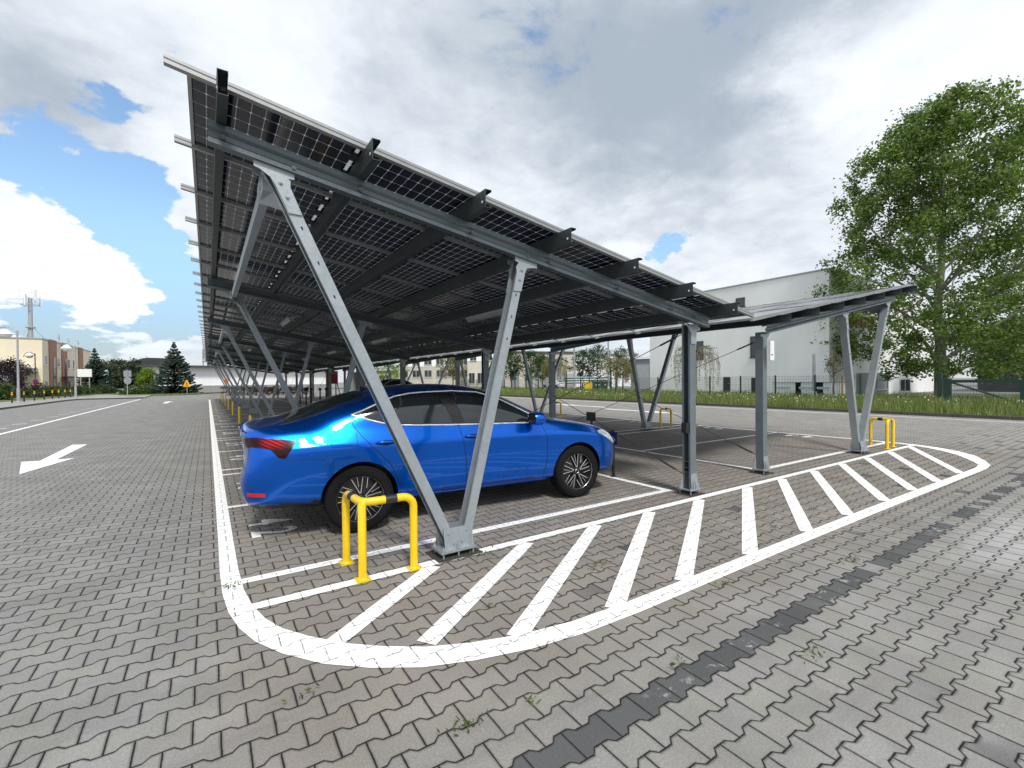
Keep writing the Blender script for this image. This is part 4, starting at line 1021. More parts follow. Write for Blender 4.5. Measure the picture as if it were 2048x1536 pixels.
# white rendered block at the right
BX, BY0, BY1, BH = 38.0, 15.05, 31.4, 9.42
bw = thing('white_building', 'tall white rendered building behind the mesh fence and the poplar', 'building', (BX, BY0, 0))
rel = lambda x, y, z: Vector((x-BX, y-BY0, z))
m = MB().b2(rel(BX, BY0, -.2), rel(BX+26, BY1, BH)); m.build('wall', 'white_render', bw)
m = MB().b2(rel(BX-.08, BY0-.08, BH), rel(BX+26, BY1+.05, BH+.09)); m.build('parapet_cap', 'metal_grey', bw)
def on_wall(px, py): d = ray(px, py); k = BX/d.x; return d*k+Vector((0, 0, CH))
for (xa, xb_, ya, yb, kind) in [(1393, 1407, 683, 718, 'w'), (1501, 1521, 673, 714, 'w'), (1472, 1490, 597, 612, 'w'), (1447, 1461, 754, 790, 'd'), (1503, 1521, 754, 790, 'd')]:
    a, b = on_wall(xa, ya), on_wall(xb_, yb); c = (a+b)/2; wd, h = abs(a.y-b.y), abs(a.z-b.z)
    if kind == 'w': window(bw, rel(BX, c.y, c.z), (0, 1, 0), (-1, 0, 0), wd, h, 'dark_cladding', 0)
    else:
        d_ = MB().box(rel(BX-.01, c.y, h/2+.02), (.06, wd, h)).build('door', 'door_dark', bw); MB().box(rel(BX-.06, c.y-wd*.35, 1.05), (.04, .12, .03)).build('handle', 'metal_grey', d_)
def on_front(px, py): d = ray(px, py); k = BY0/d.y; return d*k+Vector((0, 0, CH))
for (xa, xb_, ya, yb) in [(1799, 1820, 757, 784), (1752, 1774, 752, 778), (1706, 1713, 660, 705), (1765, 1782, 676, 690)]:
    a, b = on_front(xa, ya), on_front(xb_, yb); c = (a+b)/2; window(bw, rel(c.x, BY0, c.z), (1, 0, 0), (0, -1, 0), abs(a.x-b.x), abs(a.z-b.z), 'window_frame', 1)
a, b = on_front(1713, 746), on_front(1776, 800); m = MB().b2(rel(a.x, BY0-.05, 0), rel(b.x, BY0-.01, a.z)); m.build('wall_panel', 'grey_cladding', bw)
cu = bpy.data.curves.new('n', 'FONT'); cu.body = 'KORPO'; cu.size = 1.35; cu.extrude = .06; ob = bpy.data.objects.new('n', cu); col.objects.link(ob); bpy.context.view_layer.update()
me = bpy.data.meshes.new_from_object(ob.evaluated_get(bpy.context.evaluated_depsgraph_get())); bpy.data.objects.remove(ob); me.materials.append(MAT['letter_red'])
a = on_front(1697, 652); o = link('sign_letters', me, bw); o.location = rel(a.x, BY0-.10, a.z); o.rotation_euler = (R(90), 0, 0)
for i, (px, wd) in enumerate([(1580, 2.0), (1625, 1.8), (1660, 1.6)]):
    v = on_wall(px, 790); t = thing('packaged_unit', ['white wrapped box unit left of the small young tree', 'white wrapped box unit in the middle of the row by the wall', 'white wrapped box unit right beside the young tree stem'][i], 'box', (36.2, v.y*.955, 0), 0, 'wrapped boxes by the white wall')
    MB().box((0, 0, .55), (.9, wd, 1.1)).build('box', 'white_plastic', t); MB().box((-.46, .2, .75), (.02, wd*.5, .16)).build('box_marking', 'pale_label', t); MB().box((0, 0, 1.12), (.94, wd+.04, .05)).build('lid', 'metal_grey', t)
# grey hall seen between the posts, left of the white block
def shed(label, px0, px1, d0, d1, ztop, mat, cap=None, name='warehouse', cat='building', thick=14, roof=None):
    a, b = gnd(px0, d0), gnd(px1, d1); u = (b-a); L = u.length; u.normalize(); n = Vector((u.y, -u.x, 0)); t = thing(name, label, cat, a, math.atan2(u.y, u.x))
    MB().b2((0, 0, -.3), (L, thick, ztop)).build('wall', mat, t)
    if cap: MB().b2((-.25, -.25, ztop), (L+.25, thick+.2, ztop+cap[1])).build('roof', cap[0], t)
    if roof: MB().extrude([(-.3, ztop+.01), (thick*.5, ztop+roof), (thick+.3, ztop+.01)], 'x', -.3, L+.3).build('roof', cap[0] if cap else 'roof_felt', t)
    t['_L'] = L; return t
def wins(t, xs, zs, wd, h, mat='window_frame', bars=1):
    for z in zs:
        for x in xs: window(t, (x, 0, z), (1, 0, 0), (0, -1, 0), wd, h, mat, bars)
zat = lambda py, d: CH+(760-py)/F*d
t = shed('grey corrugated hall end beside the white building', 1262, 1304, 62, 60, zat(720, 60), 'grey_cladding', ('white_render', .35)); L = t['_L']
MB().b2((.5, -.03, .1), (L-.4, -.002, zat(728, 60)-.2)).build('roller_door', 'metal_grey', t)
t = shed('low white hall with pale roof behind the dark round trees', 1140, 1275, 95, 95, zat(712, 95), 'white_render', ('metal_grey', .3), roof=1.6)
t = shed('long light grey warehouse with dark roof edge', 1008, 1152, 88, 92, zat(707, 90), 'beige_render', ('roof_felt', .35)); L = t['_L']
for x in (1.4, 4.2): MB().b2((x, -.05, 0), (x+1.6, -.002, 3.4)).build('gate_panel', 'grey_cladding', t)
MB().b2((L*.42, -.06, 0), (L*.98, -.002, 2.6)).build('plinth', 'metal_grey', t)
t = shed('two storey cream office block with a white upper floor', 935, 1012, 92, 92, zat(692, 92), 'office_cream', ('white_render', .3)); L = t['_L']
MB().b2((-.02, -.06, zat(722, 92)), (L+.02, -.001, zat(692, 92)-.01)).build('upper_wall', 'white_render', t)
for x in (1.2, 4.4): window(t, (x, -.06, zat(713, 92)), (1, 0, 0), (0, -1, 0), 1.3, 1.7)
for x in (.9, 2.6, 4.6): window(t, (x, 0, 1.9), (1, 0, 0), (0, -1, 0), 1.2, 2.2)
t = shed('long cream school-like block with rows of windows', 796, 936, 100, 100, zat(700, 100), 'beige_render', ('white_render', .4)); L = t['_L']
MB().b2((-.02, -.06, zat(732, 100)), (L+.02, -.001, zat(700, 100)-.01)).build('upper_wall', 'white_render', t)
for i in range(6): window(t, (1.4+i*2.6, -.06, zat(722, 100)), (1, 0, 0), (0, -1, 0), 1.7, 1.5); window(t, (1.4+i*2.6, 0, zat(746, 100)), (1, 0, 0), (0, -1, 0), 1.7, 1.6)
t = shed('low brownish annex with red window bands', 742, 800, 104, 101, zat(742, 102), 'beige_render', ('roof_felt', .3)); wins(t, [1.2, 3.0, 4.8], [2.3], 1.3, 1.0, 'brick_red_render')
# long white hall behind the big spruce
t = shed('long low white hall with grey plinth closing the car park', 304, 660, 68, 92, zat(738, 78)+.55, 'white_render', None, thick=3.5); L = t['_L']; zt_ = zat(738, 78)+.55
MB().b2((-.02, -.10, -.3), (L, -.001, 1.02)).build('plinth', 'grey_plinth', t)
MB().b2((-.8, -1.1, zt_), (L+.4, 3.8, zt_+.28)).build('roof', 'roof_felt', t)
MB().b2((-.3, .6, zt_+.28), (3.6, 3.2, zt_+1.35)).build('roof_cabin', 'dark_cladding', t)
fr = MB()
for x in np.linspace(7.2, 12.5, 6): fr.b2((x, 1.2, zt_+.2), (x+.12, 1.32, zt_+2.9))
for z in (.9, 1.6, 2.3, 2.85): fr.b2((7.2, 1.1, zt_+z), (12.62, 1.4, zt_+z+.16))
fr.b2((8.4, 1.5, zt_+.3), (10.6, 2.8, zt_+1.7)); fr.b2((7.8, 1.5, zt_+1.8), (9.2, 2.6, zt_+2.5))
fr.build('roof_plant', 'sign_grey', t)
# cream building at the far left
c0 = at(84, 678, 66); CX, CY, CZ = c0.x, c0.y, c0.z
cb_ = thing('cream_building', 'cream two storey building with brick red bands at far left', 'building', (CX, CY, 0))
MB().b2((-26, 0, -.3), (0, 33, CZ)).build('wall', 'cream_render', cb_); MB().b2((-26.1, -.12, CZ), (.12, 33.1, CZ+.14)).build('parapet_cap', 'metal_grey', cb_)
def ywall(px): d = ray(px, 760); k = CX/d.x; return d.y*k-CY
for (a, b) in ((98, 112), (123, 133), (157, 165)):
    bnd = MB().b2((-.4, ywall(a), 0), (.16, ywall(b), CZ+.25)).build('brick_band', 'brick_red_render', cb_)
    if b < 160: yb_ = ywall(a)*.42+ywall(b)*.58; MB().b2((.161, yb_-.45, .8), (.20, yb_+.55, CZ-2.4)).build('window', 'window_dark', bnd)
for (px, z, h) in ((92, 5.0, 1.5), (92, 1.2, 1.5), (117, 4.9, 1.4), (117, 1.2, 1.3), (137.5, 4.9, 1.6), (148, 4.9, 1.6), (138, 1.2, 1.6), (149, 1.2, 1.6)):
    window(cb_, (0, ywall(px), z), (0, 1, 0), (1, 0, 0), 1.5, h, 'sign_white')
MB().b2((-9.5, -2.6, 0), (-2.4, -.002, 3.2)).build('glass_porch', 'sign_grey', cb_); MB().b2((-9.8, -3.0, 3.2), (-.5, -.001, 3.75)).build('canopy', 'metal_grey', cb_)
for xx in (-10.6, -6.8): MB().b2((xx, -.05, CZ-1.5), (xx+.5, -.001, CZ-1.2)).build('vent', 'grey_plinth', cb_)
for (xx, yy) in ((-1, 14), (-2, 19), (-1.5, 23), (-1, 28)):
    m = MB().box((xx, yy, CZ+1.0), (.06, .06, 2.0)); m.box((xx, yy, CZ+1.7), (.35, .05, .2)); m.box((xx, yy+.3, CZ+1.3), (.2, .05, .3)); m.build('aerial', 'metal_grey', cb_)
yc = [ywall(120), ywall(152)]
m = MB().b2((.2, yc[0], 2.5), (3.2, yc[1], 2.7)); 
for yy in (yc[0]+.3, (yc[0]+yc[1])/2, yc[1]-.3): m.b2((2.9, yy, 0), (3.05, yy+.15, 2.5))
m.build('pergola', 'dark_cladding', cb_)
# telecom tower
p = at(63, 760, 108); TZ = at(63, 588, 108).z
tw = thing('telecom_tower', 'slim grey telecom mast with panel antennas above the cream building', 'tower', (p.x, p.y, 0))
m = MB().lathe([(.52, 0), (.40, TZ-1)], 14)
for a in (0, 120, 240): m.tube([(.55*math.cos(R(a)), .55*math.sin(R(a)), TZ-8), (3.6*math.cos(R(a)), 3.6*math.sin(R(a)), 10.5)], .07, 5)
m.lathe([(.9, TZ-8), (.9, TZ-7.8)], 12); m.build('mast', 'metal_grey', tw, 40)
for i in range(6):
    a = R(60*i+15); r_ = 1.7; z = TZ-1.6+(1.2 if i % 2 else 0); m = MB().box((r_*math.cos(a), r_*math.sin(a), z), (.45, .3, 2.6), 0, a); m.tube([(0, 0, z+.8), (r_*math.cos(a), r_*math.sin(a), z+.8)], .05, 5); m.tube([(0, 0, z-.8), (r_*math.cos(a), r_*math.sin(a), z-.8)], .05, 5); m.build('antenna', 'white_plastic', tw)
MB().tube([(r*math.cos(t_), r*math.sin(t_), TZ-2.6) for r in (1.6,) for t_ in np.linspace(0, 6.28, 14, endpoint=False)], .06, 5, 0, False, True).build('platform_ring', 'metal_grey', tw)
# ------------------------------------------------------------------ left: footpath, lamps, bollards, signs
fp = [(-80, 10), (-10.25, 10), (-10.25, 54), (-10.0, 56.2), (-9.3, 57.2), (-5.2, 57.2), (-5.2, 57.45), (-5.6, 75), (-80, 75)]
sheet('footpath', fp, -.05, 'footpath', .11)
m = MB(); ribbon(m, fp[1:6], .22, .116); kb = m.build('kerb', 'kerb_concrete'); struct(kb)
def lamp(label, px, dep, h, rad, top_px, mat='lamp_paint'):
    g = gnd(px, dep, .11); t = thing('street_lamp', label, 'street lamp', g, YAW*-1, 'arched street lamps')
    m = MB().lathe([(.17, 0), (.17, .05), (.11, .10), (.10, 1.0), (.075, 1.1), (.055, h)], 12); m.build('pole', mat, t, 40)
    zc = h-.35; m = MB(); pts = [(-2*rad*0-rad+rad*math.cos(a), 0, zc-rad*.25+rad*.95*math.sin(a)) for a in np.linspace(0, math.pi*.97, 14)]
    m.tube(pts, .035, 6); m.tube([(-rad, 0, zc+rad*.7), (-rad, 0, zc+rad*.45)], .03, 6); m.build('arm', mat, t, 40)
    m = MB(); Mx = Matrix.Translation((-rad, 0, zc+rad*.1)); m.lathe([(.05, .40), (.22, .30), (.42, .05), (.44, 0)], 16, 0, Mx); hd = m.build('lamp_head', 'sign_white', t, 40)
    MB().lathe([(.40, 0), (.34, -.18), (.2, -.30), (.05, -.34)], 16, 0, Mx).build('globe', 'white_plastic', hd, 40)
lamp('nearest white arched street lamp left, by the striped bollards', 36.5, 35.2, 5.5, .95, 0)
lamp('white arched street lamp at the end of the bollard row', 151, 46, 5.2, .85, 0)
lamp('dark arched lamp in front of the cream building', 71, 60, 5.4, .75, 0, 'dark_cladding')
BL = ['first striped bollard, left of the nearest lamp', 'second striped bollard, just right of the nearest lamp', 'third striped bollard from the left', 'fourth striped bollard, by the round sign', 'fifth striped bollard from the left', 'sixth striped bollard from the left', 'seventh striped bollard from the left', 'eighth striped bollard, third from the far lamp', 'last striped bollard, beside the far lamp']
bp_ = None
for i, (px, dep) in enumerate([(23.5, 34), (47.6, 36), (68.3, 38.2), (88, 40.2), (104.4, 42), (117, 43.6), (129.7, 45), (140.6, 46.4), (150.8, 47.8)]):
    g = gnd(px, dep, .11)
    if bp_ is None:
        t = thing('striped_bollard', BL[i], 'bollard', g, 0, 'black and yellow bollards on the footpath'); bp_ = t
        MB().lathe([(.05, 0), (.05, .80), (.03, .84)], 10).build('post', 'black_metal', t, 40); MB().lathe([(.053, .58), (.053, .70)], 10).build('yellow_ring', 'sign_yellow', t, 40); MB().lathe([(.053, .74), (.053, .80)], 10).build('yellow_ring', 'sign_yellow', t, 40)
    else:
        t = copy_tree(bp_); t.location = g; t['label'] = BL[i]
g = gnd(254.7, 45.8, .11); t = thing('road_sign', 'grey back of a square and a round sign on one pole', 'sign', g, -YAW)
MB().lathe([(.035, 0), (.035, 2.75)], 8).build('pole', 'metal_grey', t, 40); MB().box((-.02, .05, 2.35), (.78, .02, .62)).build('square_plate', 'sign_grey', t)
MB().lathe([(.385, 0), (.385, .02)], 28, 0, Matrix.Translation((0, .05, 1.66)) @ Matrix.Rotation(R(90), 4, 'X')).build('round_plate', 'sign_grey', t)
def tri_sign(label, px, dep, h, mat, group=None):
    g = gnd(px, dep); t = thing('warning_sign', label, 'sign', g, -YAW, 'warning signs')
    MB().lathe([(.035, 0), (.035, h)], 8).build('pole', 'metal_grey', t, 40)
    pl_ = MB().extrude([(-.5, h-.75), (.5, h-.75), (.06, h+.1), (-.06, h+.1)], 'y', -.06, -.03).build('triangle_plate', mat, t)
    MB().b2((-.04, -.066, h-.5), (.04, -.061, h-.18)).b2((-.12, -.066, h-.62), (.12, -.061, h-.54)).b2((-.1, -.066, h-.42), (.1, -.061, h-.36)).build('sign_marking', 'black_metal', pl_)
tri_sign('yellow warning triangle in front of the big spruce', 374, 57.5, 1.75, 'sign_yellow')
g = gnd(454, 60); t = thing('diamond_sign', 'orange diamond sign before the white hall, seen between legs', 'sign', g, -YAW); MB().lathe([(.035, 0), (.035, 2.0)], 8).build('pole', 'metal_grey', t); MB().box((0, -.05, 1.75), (.62, .02, .62), 0, 0, Matrix.Rotation(R(45), 3, 'Y')).build('diamond_plate', 'sign_orange', t)
g = gnd(492, 50); t = thing('sign_board', 'grey board with white lower strip hanging among far legs', 'sign', g, -YAW); MB().box((0, 0, 1.2), (.06, .06, 2.4)).build('pole', 'metal_grey', t); MB().box((0, -.05, 1.95), (.62, .03, .95)).build('board', 'grey_plinth', t); MB().box((0, -.07, 1.35), (.55, .02, .22)).build('board_strip', 'sign_white', t)
g = gnd(72, 52, .11); t = thing('no_stopping_sign', 'round red and blue sign beside the hedge at far left', 'sign', g, -YAW); MB().lathe([(.035, 0), (.035, 1.7)], 8).build('pole', 'black_metal', t); MB().lathe([(.36, 0), (.36, .02)], 24, 0, Matrix.Translation((0, -.04, 1.65)) @ Matrix.Rotation(R(90), 4, 'X')).lathe([(.29, .02), (.29, .026)], 24, 1, Matrix.Translation((0, -.04, 1.65)) @ Matrix.Rotation(R(90), 4, 'X')).build('round_plate', ['sign_red', 'purple_blue'], t) if 'purple_blue' in MAT else MB().lathe([(.36, 0), (.36, .02)], 24, 0, Matrix.Translation((0, -.04, 1.65)) @ Matrix.Rotation(R(90), 4, 'X')).lathe([(.27, .02), (.27, .026)], 24, 1, Matrix.Translation((0, -.04, 1.65)) @ Matrix.Rotation(R(90), 4, 'X')).build('round_plate', ['sign_red', 'sign_blue'], t)
a = at(169.5, 746, 62); t = thing('billboard', 'plain white billboard left of the first spruce', 'billboard', (a.x, a.y, 0), -YAW+R(12)); MB().box((0, 0, a.z), (1.62, .12, 1.05)).build('board', 'sign_white', t)
for xx in (-.5, .5): MB().box((xx, .05, (a.z-.5)/2), (.08, .08, a.z-.5)).build('leg', 'metal_grey', t)
a = at(211.5, 757, 78); t = thing('advertising_pylon', 'narrow blue and white pylon right of the first spruce', 'sign', (a.x, a.y, 0), -YAW)
MB().box((0, 0, 1.9), (.55, .25, 3.8)).build('body', 'sign_white', t); MB().box((.32, 0, 1.9), (.08, .27, 3.6)).box((0, -.13, 2.4), (.4, .012, .35)).box((0, -.13, 1.7), (.4, .012, .3)).build('panel', 'teal_sign', t)
# lamp poles, bins among the posts
for i, (px, dep, h) in enumerate([(1149, 60, 9.5), (1217, 58, 12), (1628, 31, 3.1)]):
    g = gnd(px, dep); t = thing('light_pole', ['plain grey light pole left of the two round trees', 'tall grey light pole right of the big round tree', 'short grey pole left of the young tree'][i], 'pole', g); MB().lathe([(.11, 0), (.10, h*.5), (.08, h)], 10).build('pole', 'lamp_paint', t, 40); MB().lathe([(.16, 0), (.16, .5), (.12, .55)], 10).build('pole_base', 'metal_grey', t, 40)
g = gnd(1176, 62); t = thing('waste_bin', 'yellow waste bin behind the fence', 'bin', g, -YAW, 'bins behind the fence'); MB().box((0, 0, .55), (.95, .8, 1.0)).build('body', 'bin_yellow', t); MB().box((0, 0, 1.1), (1.0, .85, .1)).build('lid', 'bin_yellow', t)
for i, px in enumerate((1194, 1212)):
    g = gnd(px, 60); t = thing('waste_bin', ['dark green waste container right of the yellow bin', 'dark green waste container farther from the yellow bin'][i], 'bin', g, -YAW, 'bins behind the fence'); MB().box((0, 0, .6), (1.1, .9, 1.1)).build('body', 'bin_green', t); MB().extrude([(-.5, 1.15), (.5, 1.15), (.3, 1.4), (-.3, 1.4)], 'x', -.57, .57).build('lid', 'bin_green', t); MB().box((-.2, -.46, .75), (.18, .02, .08)).box((.2, -.46, .75), (.18, .02, .08)).build('label_plate', 'sign_white', t)
g = gnd(1178, 66); t = thing('pipe_rack', 'rack of teal pipes stored behind the bins', 'rack', g, -YAW)
for z in (.9, 1.25, 1.6):
    MB().b2((-3.4, -.4, z), (3.2, .4, z+.08)).build('shelf', 'dark_green_metal', t)
    for k in range(4): MB().tube([(-3.2, -.3+.2*k, z+.17), (3.0, -.3+.2*k, z+.17)], .09, 8).build('pipe', 'teal_sign' if (k+int(z*10)) % 3 else 'metal_grey', t, 40)
for xx in (-3.3, 0, 3.1): MB().b2((xx, -.4, 0), (xx+.1, .4, 2.6)).build('upright', 'dark_green_metal', t)
# slate building at the right edge
t = shed('low slate grey building behind the gate at the right edge', 1955, 2110, 44, 40, zat(706, 42)-.2, 'dark_cladding', ('roof_felt', .25))
window(t, (3.4, 0, 1.1), (1, 0, 0), (0, -1, 0), .7, .5)
# ------------------------------------------------------------------ trees and plants
def clump_cloud(rng, centres, per, rad, flat=.8):
    n = len(centres); k = rng.integers(int(per*.6), int(per*1.4)+1, n); tot = int(k.sum()); c = np.repeat(centres, k, 0)
    d = rng.normal(size=(tot, 3)); d[:, 2] *= flat; r = np.repeat(rng.uniform(.65, 1.3, n)*rad, k)
    return c + d*r[:, None]*.55
def limb(m, p0, p1, r0, r1, rng, bend=.12, n=5, seg=6):
    p0, p1 = np.array(p0, float), np.array(p1, float); L = np.linalg.norm(p1-p0); pts = []; o = rng.normal(size=3)*L*bend
    for i in range(n+1):
        t = i/n; pts.append(p0+(p1-p0)*t+o*math.sin(math.pi*t))
    m.tube(pts, [r0+(r1-r0)*i/n for i in range(n+1)], seg); return pts
def leafy(label, name, loc, H, trunk_h, tr, env, n_limb, n_cl, per, rad, leaf, lmat, seed, bmat='bark', group=None, cat='tree', up=.35, shell=.55, bias=None, extra=None, lob=1.):
    """env(t) -> crown half width at t (0 crown foot .. 1 top)"""
    rng = np.random.default_rng(seed); t = thing(name, label, cat, loc, 0, group); ph = rng.uniform(0, 6.28, 3)
    lobe = lambda a, tt: 1+lob*(.20*math.sin(2*a+ph[0]+tt*5)+.15*math.sin(3*a+ph[1]-tt*9))
    m = MB(); pts = [np.array((rng.normal(0, .02)*H*.3, rng.normal(0, .02)*H*.3, H*.93*i/9)) for i in range(10)]; pts[0][:2] = 0
    m.tube(pts, [tr*(1.25 if i == 0 else 1)*(1-.93*i/9)+.012 for i in range(10)], 9)
    ch = H-trunk_h; cent = []
    for i in range(n_limb):
        f = (i+.5)/n_limb; z0 = trunk_h*.85+f*ch*.72; a = 2.4*i+rng.uniform(-.4, .4); tt = min(.97, f*.8+.22); w_ = env(tt)*lobe(a, tt)*rng.uniform(.75, 1.0)
        p0 = np.array([np.interp(z0, [p[2] for p in pts], [p[k] for p in pts]) for k in range(3)]); p0[2] = z0
        p1 = np.array((math.cos(a)*w_, math.sin(a)*w_, trunk_h+ch*tt)); r0 = tr*.42*(1-.7*f)
        lp = limb(m, p0, p1, r0, .02, rng); cent += [tuple(lp[-1]), tuple(lp[-2])]
        for q in range(3):
            b = lp[2+q]; e = b+rng.normal(size=3)*w_*.28+np.array((0, 0, w_*.2)); limb(m, b, e, r0*.35, .012, rng, n=3, seg=4)
    m.build('trunk', bmat, t, 60)
    while len(cent) < n_cl:
        tt = rng.random()**.9; a = rng.uniform(0, 6.283); e = env(tt)*lobe(a, tt); r = e*(1-(rng.random()**(1/shell))*.95) if False else e*rng.random()**(shell)
        if e <= 0: continue
        c = (math.cos(a)*r, math.sin(a)*r, trunk_h+ch*tt)
        if bias and rng.random() > bias(np.array(c)): continue
        cent.append(c)
    cent = np.array(cent); C = clump_cloud(rng, cent, per, rad)
    if extra is not None: C = np.concatenate([C, clump_cloud(rng, np.array(extra), per, rad)])
    A_, B_ = rand_axes(rng, len(C), leaf, .72, .1); quads_mesh('crown', C, A_, B_, lmat, t); return t
# the poplar
pe = [(0, 3.6), (.06, 5.6), (.18, 6.9), (.3, 7.0), (.42, 6.2), (.55, 5.8), (.68, 5.3), (.8, 4.7), (.9, 3.9), (.97, 2.7), (1, 1.5)]
pop = gnd(1884, 30.2)
def gapf(c): return .16+.84*(math.sin(c[0]*1.15+.8)*math.sin(c[1]*1.1+c[2]*.35)*math.sin(c[2]*.75+c[0]*.35+1.) > -.10)
leafy('tall broad poplar with pale limbs behind the gate, right of the carport', 'poplar_tree', (pop.x, pop.y, 0), 19.2, 1.5, .33, lambda t: float(np.interp(t, [a for a, b in pe], [b for a, b in pe])), 28, 780, 104, .58, .098, 'poplar_leaf', 11, 'pale_bark', shell=.50, bias=gapf, lob=.45)
q = gnd(2085, 34); leafy('second poplar cut by the right edge of the photo', 'poplar_tree', (q.x, q.y, 0), 11.5, 1.6, .22, lambda t: float(np.interp(t, [a for a, b in pe], [b*.6 for a, b in pe])), 14, 190, 60, .75, .11, 'tree_leaf', 12, 'bark')
rnd_env = lambda w: (lambda t: w*math.sin(math.pi*(.12+.85*t))**.7)
for i, (lab, px, dep, top, w_, mat) in enumerate([('dark round tree left of the second valley post', 1022, 70, 700, 1.6, 'tree_leaf'), ('dark round tree with spreading crown before the grey warehouse', 1062, 70, 704, 2.3, 'tree_leaf'), ('dark round tree just right of the left light pole', 1166, 74, 704, 2.0, 'tree_leaf'), ('tallest round green tree between the two light poles', 1196, 72, 693, 2.4, 'tree_leaf'),
                                            ('round green tree behind the weeping birch', 1246, 74, 700, 2.3, 'tree_leaf'), ('yellow green tree far behind under the roof edge', 778, 92, 722, 4.2, 'lime_leaf'), ('green willow-like tree by the school-like block', 906, 76, 704, 2.4, 'birch_leaf'), ('dark tree half hidden behind the left weeping birch', 1085, 72, 712, 1.5, 'tree_leaf')]):
    g = gnd(px, dep); H = zat(top, dep); leafy(lab, 'round_tree', (g.x, g.y, 0), H, H*.28, .12, rnd_env(w_), 8, 70, 40, .55, .11, mat, 30+i, group='trees behind the fence')
def weeping(label, px, dep, top, w_, mat, seed, n=90, per=34, leaf=.05, drop=.6, group='weeping trees on the verge'):
    g = gnd(px, dep); H = zat(top, dep); rng = np.random.default_rng(seed); t = thing('weeping_tree', label, 'tree', (g.x, g.y, 0), 0, group)
    m = MB(); m.tube([(0, 0, 0), (.03, .02, H*.5), (0, .03, H*.88)], [.075, .06, .04], 8); C = []
    for i in range(n):
        a = rng.uniform(0, 6.283); r = w_*rng.uniform(.25, 1)**.6; z0 = H*rng.uniform(.72, 1.); z1 = max(.25, z0-H*drop*rng.uniform(.5, 1.15)*(r/w_)**.5); P = []
        for k in range(6):
            f = k/5; rr = r*min(1, f*2.2)*(1+.05*math.sin(f*5)); P.append((math.cos(a)*rr, math.sin(a)*rr, H*.86+(z0-H*.86)*min(1, f*3) if f < .34 else z0+(z1-z0)*(f-.34)/.66))
        m.tube(P, [.014-.002*k for k in range(6)], 4)
        P = np.array(P); u = rng.uniform(1.2, 5, per); i0 = np.minimum(u.astype(int), 4); C.append(P[i0]+(P[i0+1]-P[i0])*(u-i0)[:, None]+rng.normal(0, .05, (per, 3)))
    m.build('trunk', 'pale_bark', t, 60); C = np.concatenate(C); A_, B_ = rand_axes(rng, len(C), leaf, .55, -.3); quads_mesh('crown', C, A_, B_, mat, t)
weeping('yellow weeping birch left, behind the second valley post', 1109, 46, 712, 1.45, 'birch_leaf', 51, 80, 40, .055)
weeping('yellow weeping birch in front of the grey hall', 1234, 43, 714, 1.75, 'birch_leaf', 52, 110, 44, .055)
weeping('bare brown weeping tree in front of the white building', 1392, 33, 690, 1.75, 'brown_leaf', 53, 95, 22, .045, .75)
g = gnd(1667, 31); H = zat(714, 31); leafy('thin young tree tied to a wooden stake by the white wall', 'young_tree', (g.x, g.y, 0), H, H*.5, .05, rnd_env(.75), 9, 26, 8, .22, .065, 'brown_leaf', 61)
t = thing('tree_stake', 'brown wooden stake beside the thin young tree', 'stake', (g.x+.42, g.y-.35, 0)); MB().lathe([(.045, 0), (.045, 1.55), (.02, 1.6)], 8).build('stake', 'stake_wood', t)
# spruces
def spruce(label, px, dep, base_z, top, w_, seed, whorls=26, per=11):
    g = gnd(px, dep); H = zat(top, dep); rng = np.random.default_rng(seed); t = thing('spruce_tree', label, 'tree', (g.x, g.y, 0), 0, 'spruces at the end of the aisle')
    m = MB().lathe([(.17, 0), (.12, H*.4), (.02, H*.98)], 8); C, A_, B_ = [], [], []
    for k in range(whorls):
        f = k/(whorls-1); z = .35+(H-.55)*f; z += rng.normal(0, .05); L = w_*(1-f)**1.18*rng.uniform(.85, 1.12)+.10; nb = max(5, int(per*(1-f*.55)))
        for b in range(nb):
            a = 6.283*b/nb+rng.uniform(-.25, .25)+k*.7; l = L*rng.uniform(.78, 1.08); drp = l*(.30-.55*f); n = max(5, int(l*17)); s = np.linspace(.12, 1, n)
            dirv = np.array((math.cos(a), math.sin(a), 0)); side = np.array((-math.sin(a), math.cos(a), 0))
            zz = z-drp*s+.24*l*s**3; ctr = dirv*(l*s)[:, None]+np.stack([0*s, 0*s, zz], 1)
            for sd_ in (-1, 1):
                wid_ = .34*(1-s*.62)*min(1, l*.75)+.05
                d = dirv*.75+side*sd_*1.0; d = d/np.linalg.norm(d); ax = d*wid_[:, None]*.62+np.array((0, 0, -.075))
                C.append(ctr+ax*.8+rng.normal(0, .02, ctr.shape)); A_.append(ax); up_ = np.cross(d, (0, 0, 1)); B_.append(np.tile(up_*.055+np.array((0, 0, .022)), (n, 1))*rng.uniform(.7, 1.5, n)[:, None])
            C.append(ctr+rng.normal(0, .015, ctr.shape)); A_.append(np.tile(dirv*.11, (n, 1))); B_.append(np.tile(side*.045, (n, 1))+np.array((0, 0, -.05)))
            if rng.random() < .3: m.tube([(0, 0, z), tuple(ctr[-1])], [.022, .006], 4)
    m.build('trunk', 'spruce_bark', t, 60); quads_mesh('crown', np.concatenate(C), np.concatenate(A_), np.concatenate(B_), 'spruce_needle', t)
spruce('large blue green spruce before the white hall', 349, 60, 0, 676, 3.1, 71, 30, 13)
spruce('dark slim spruce beside the cream building', 190, 74, 0, 688, 2.7, 72, 32, 12)
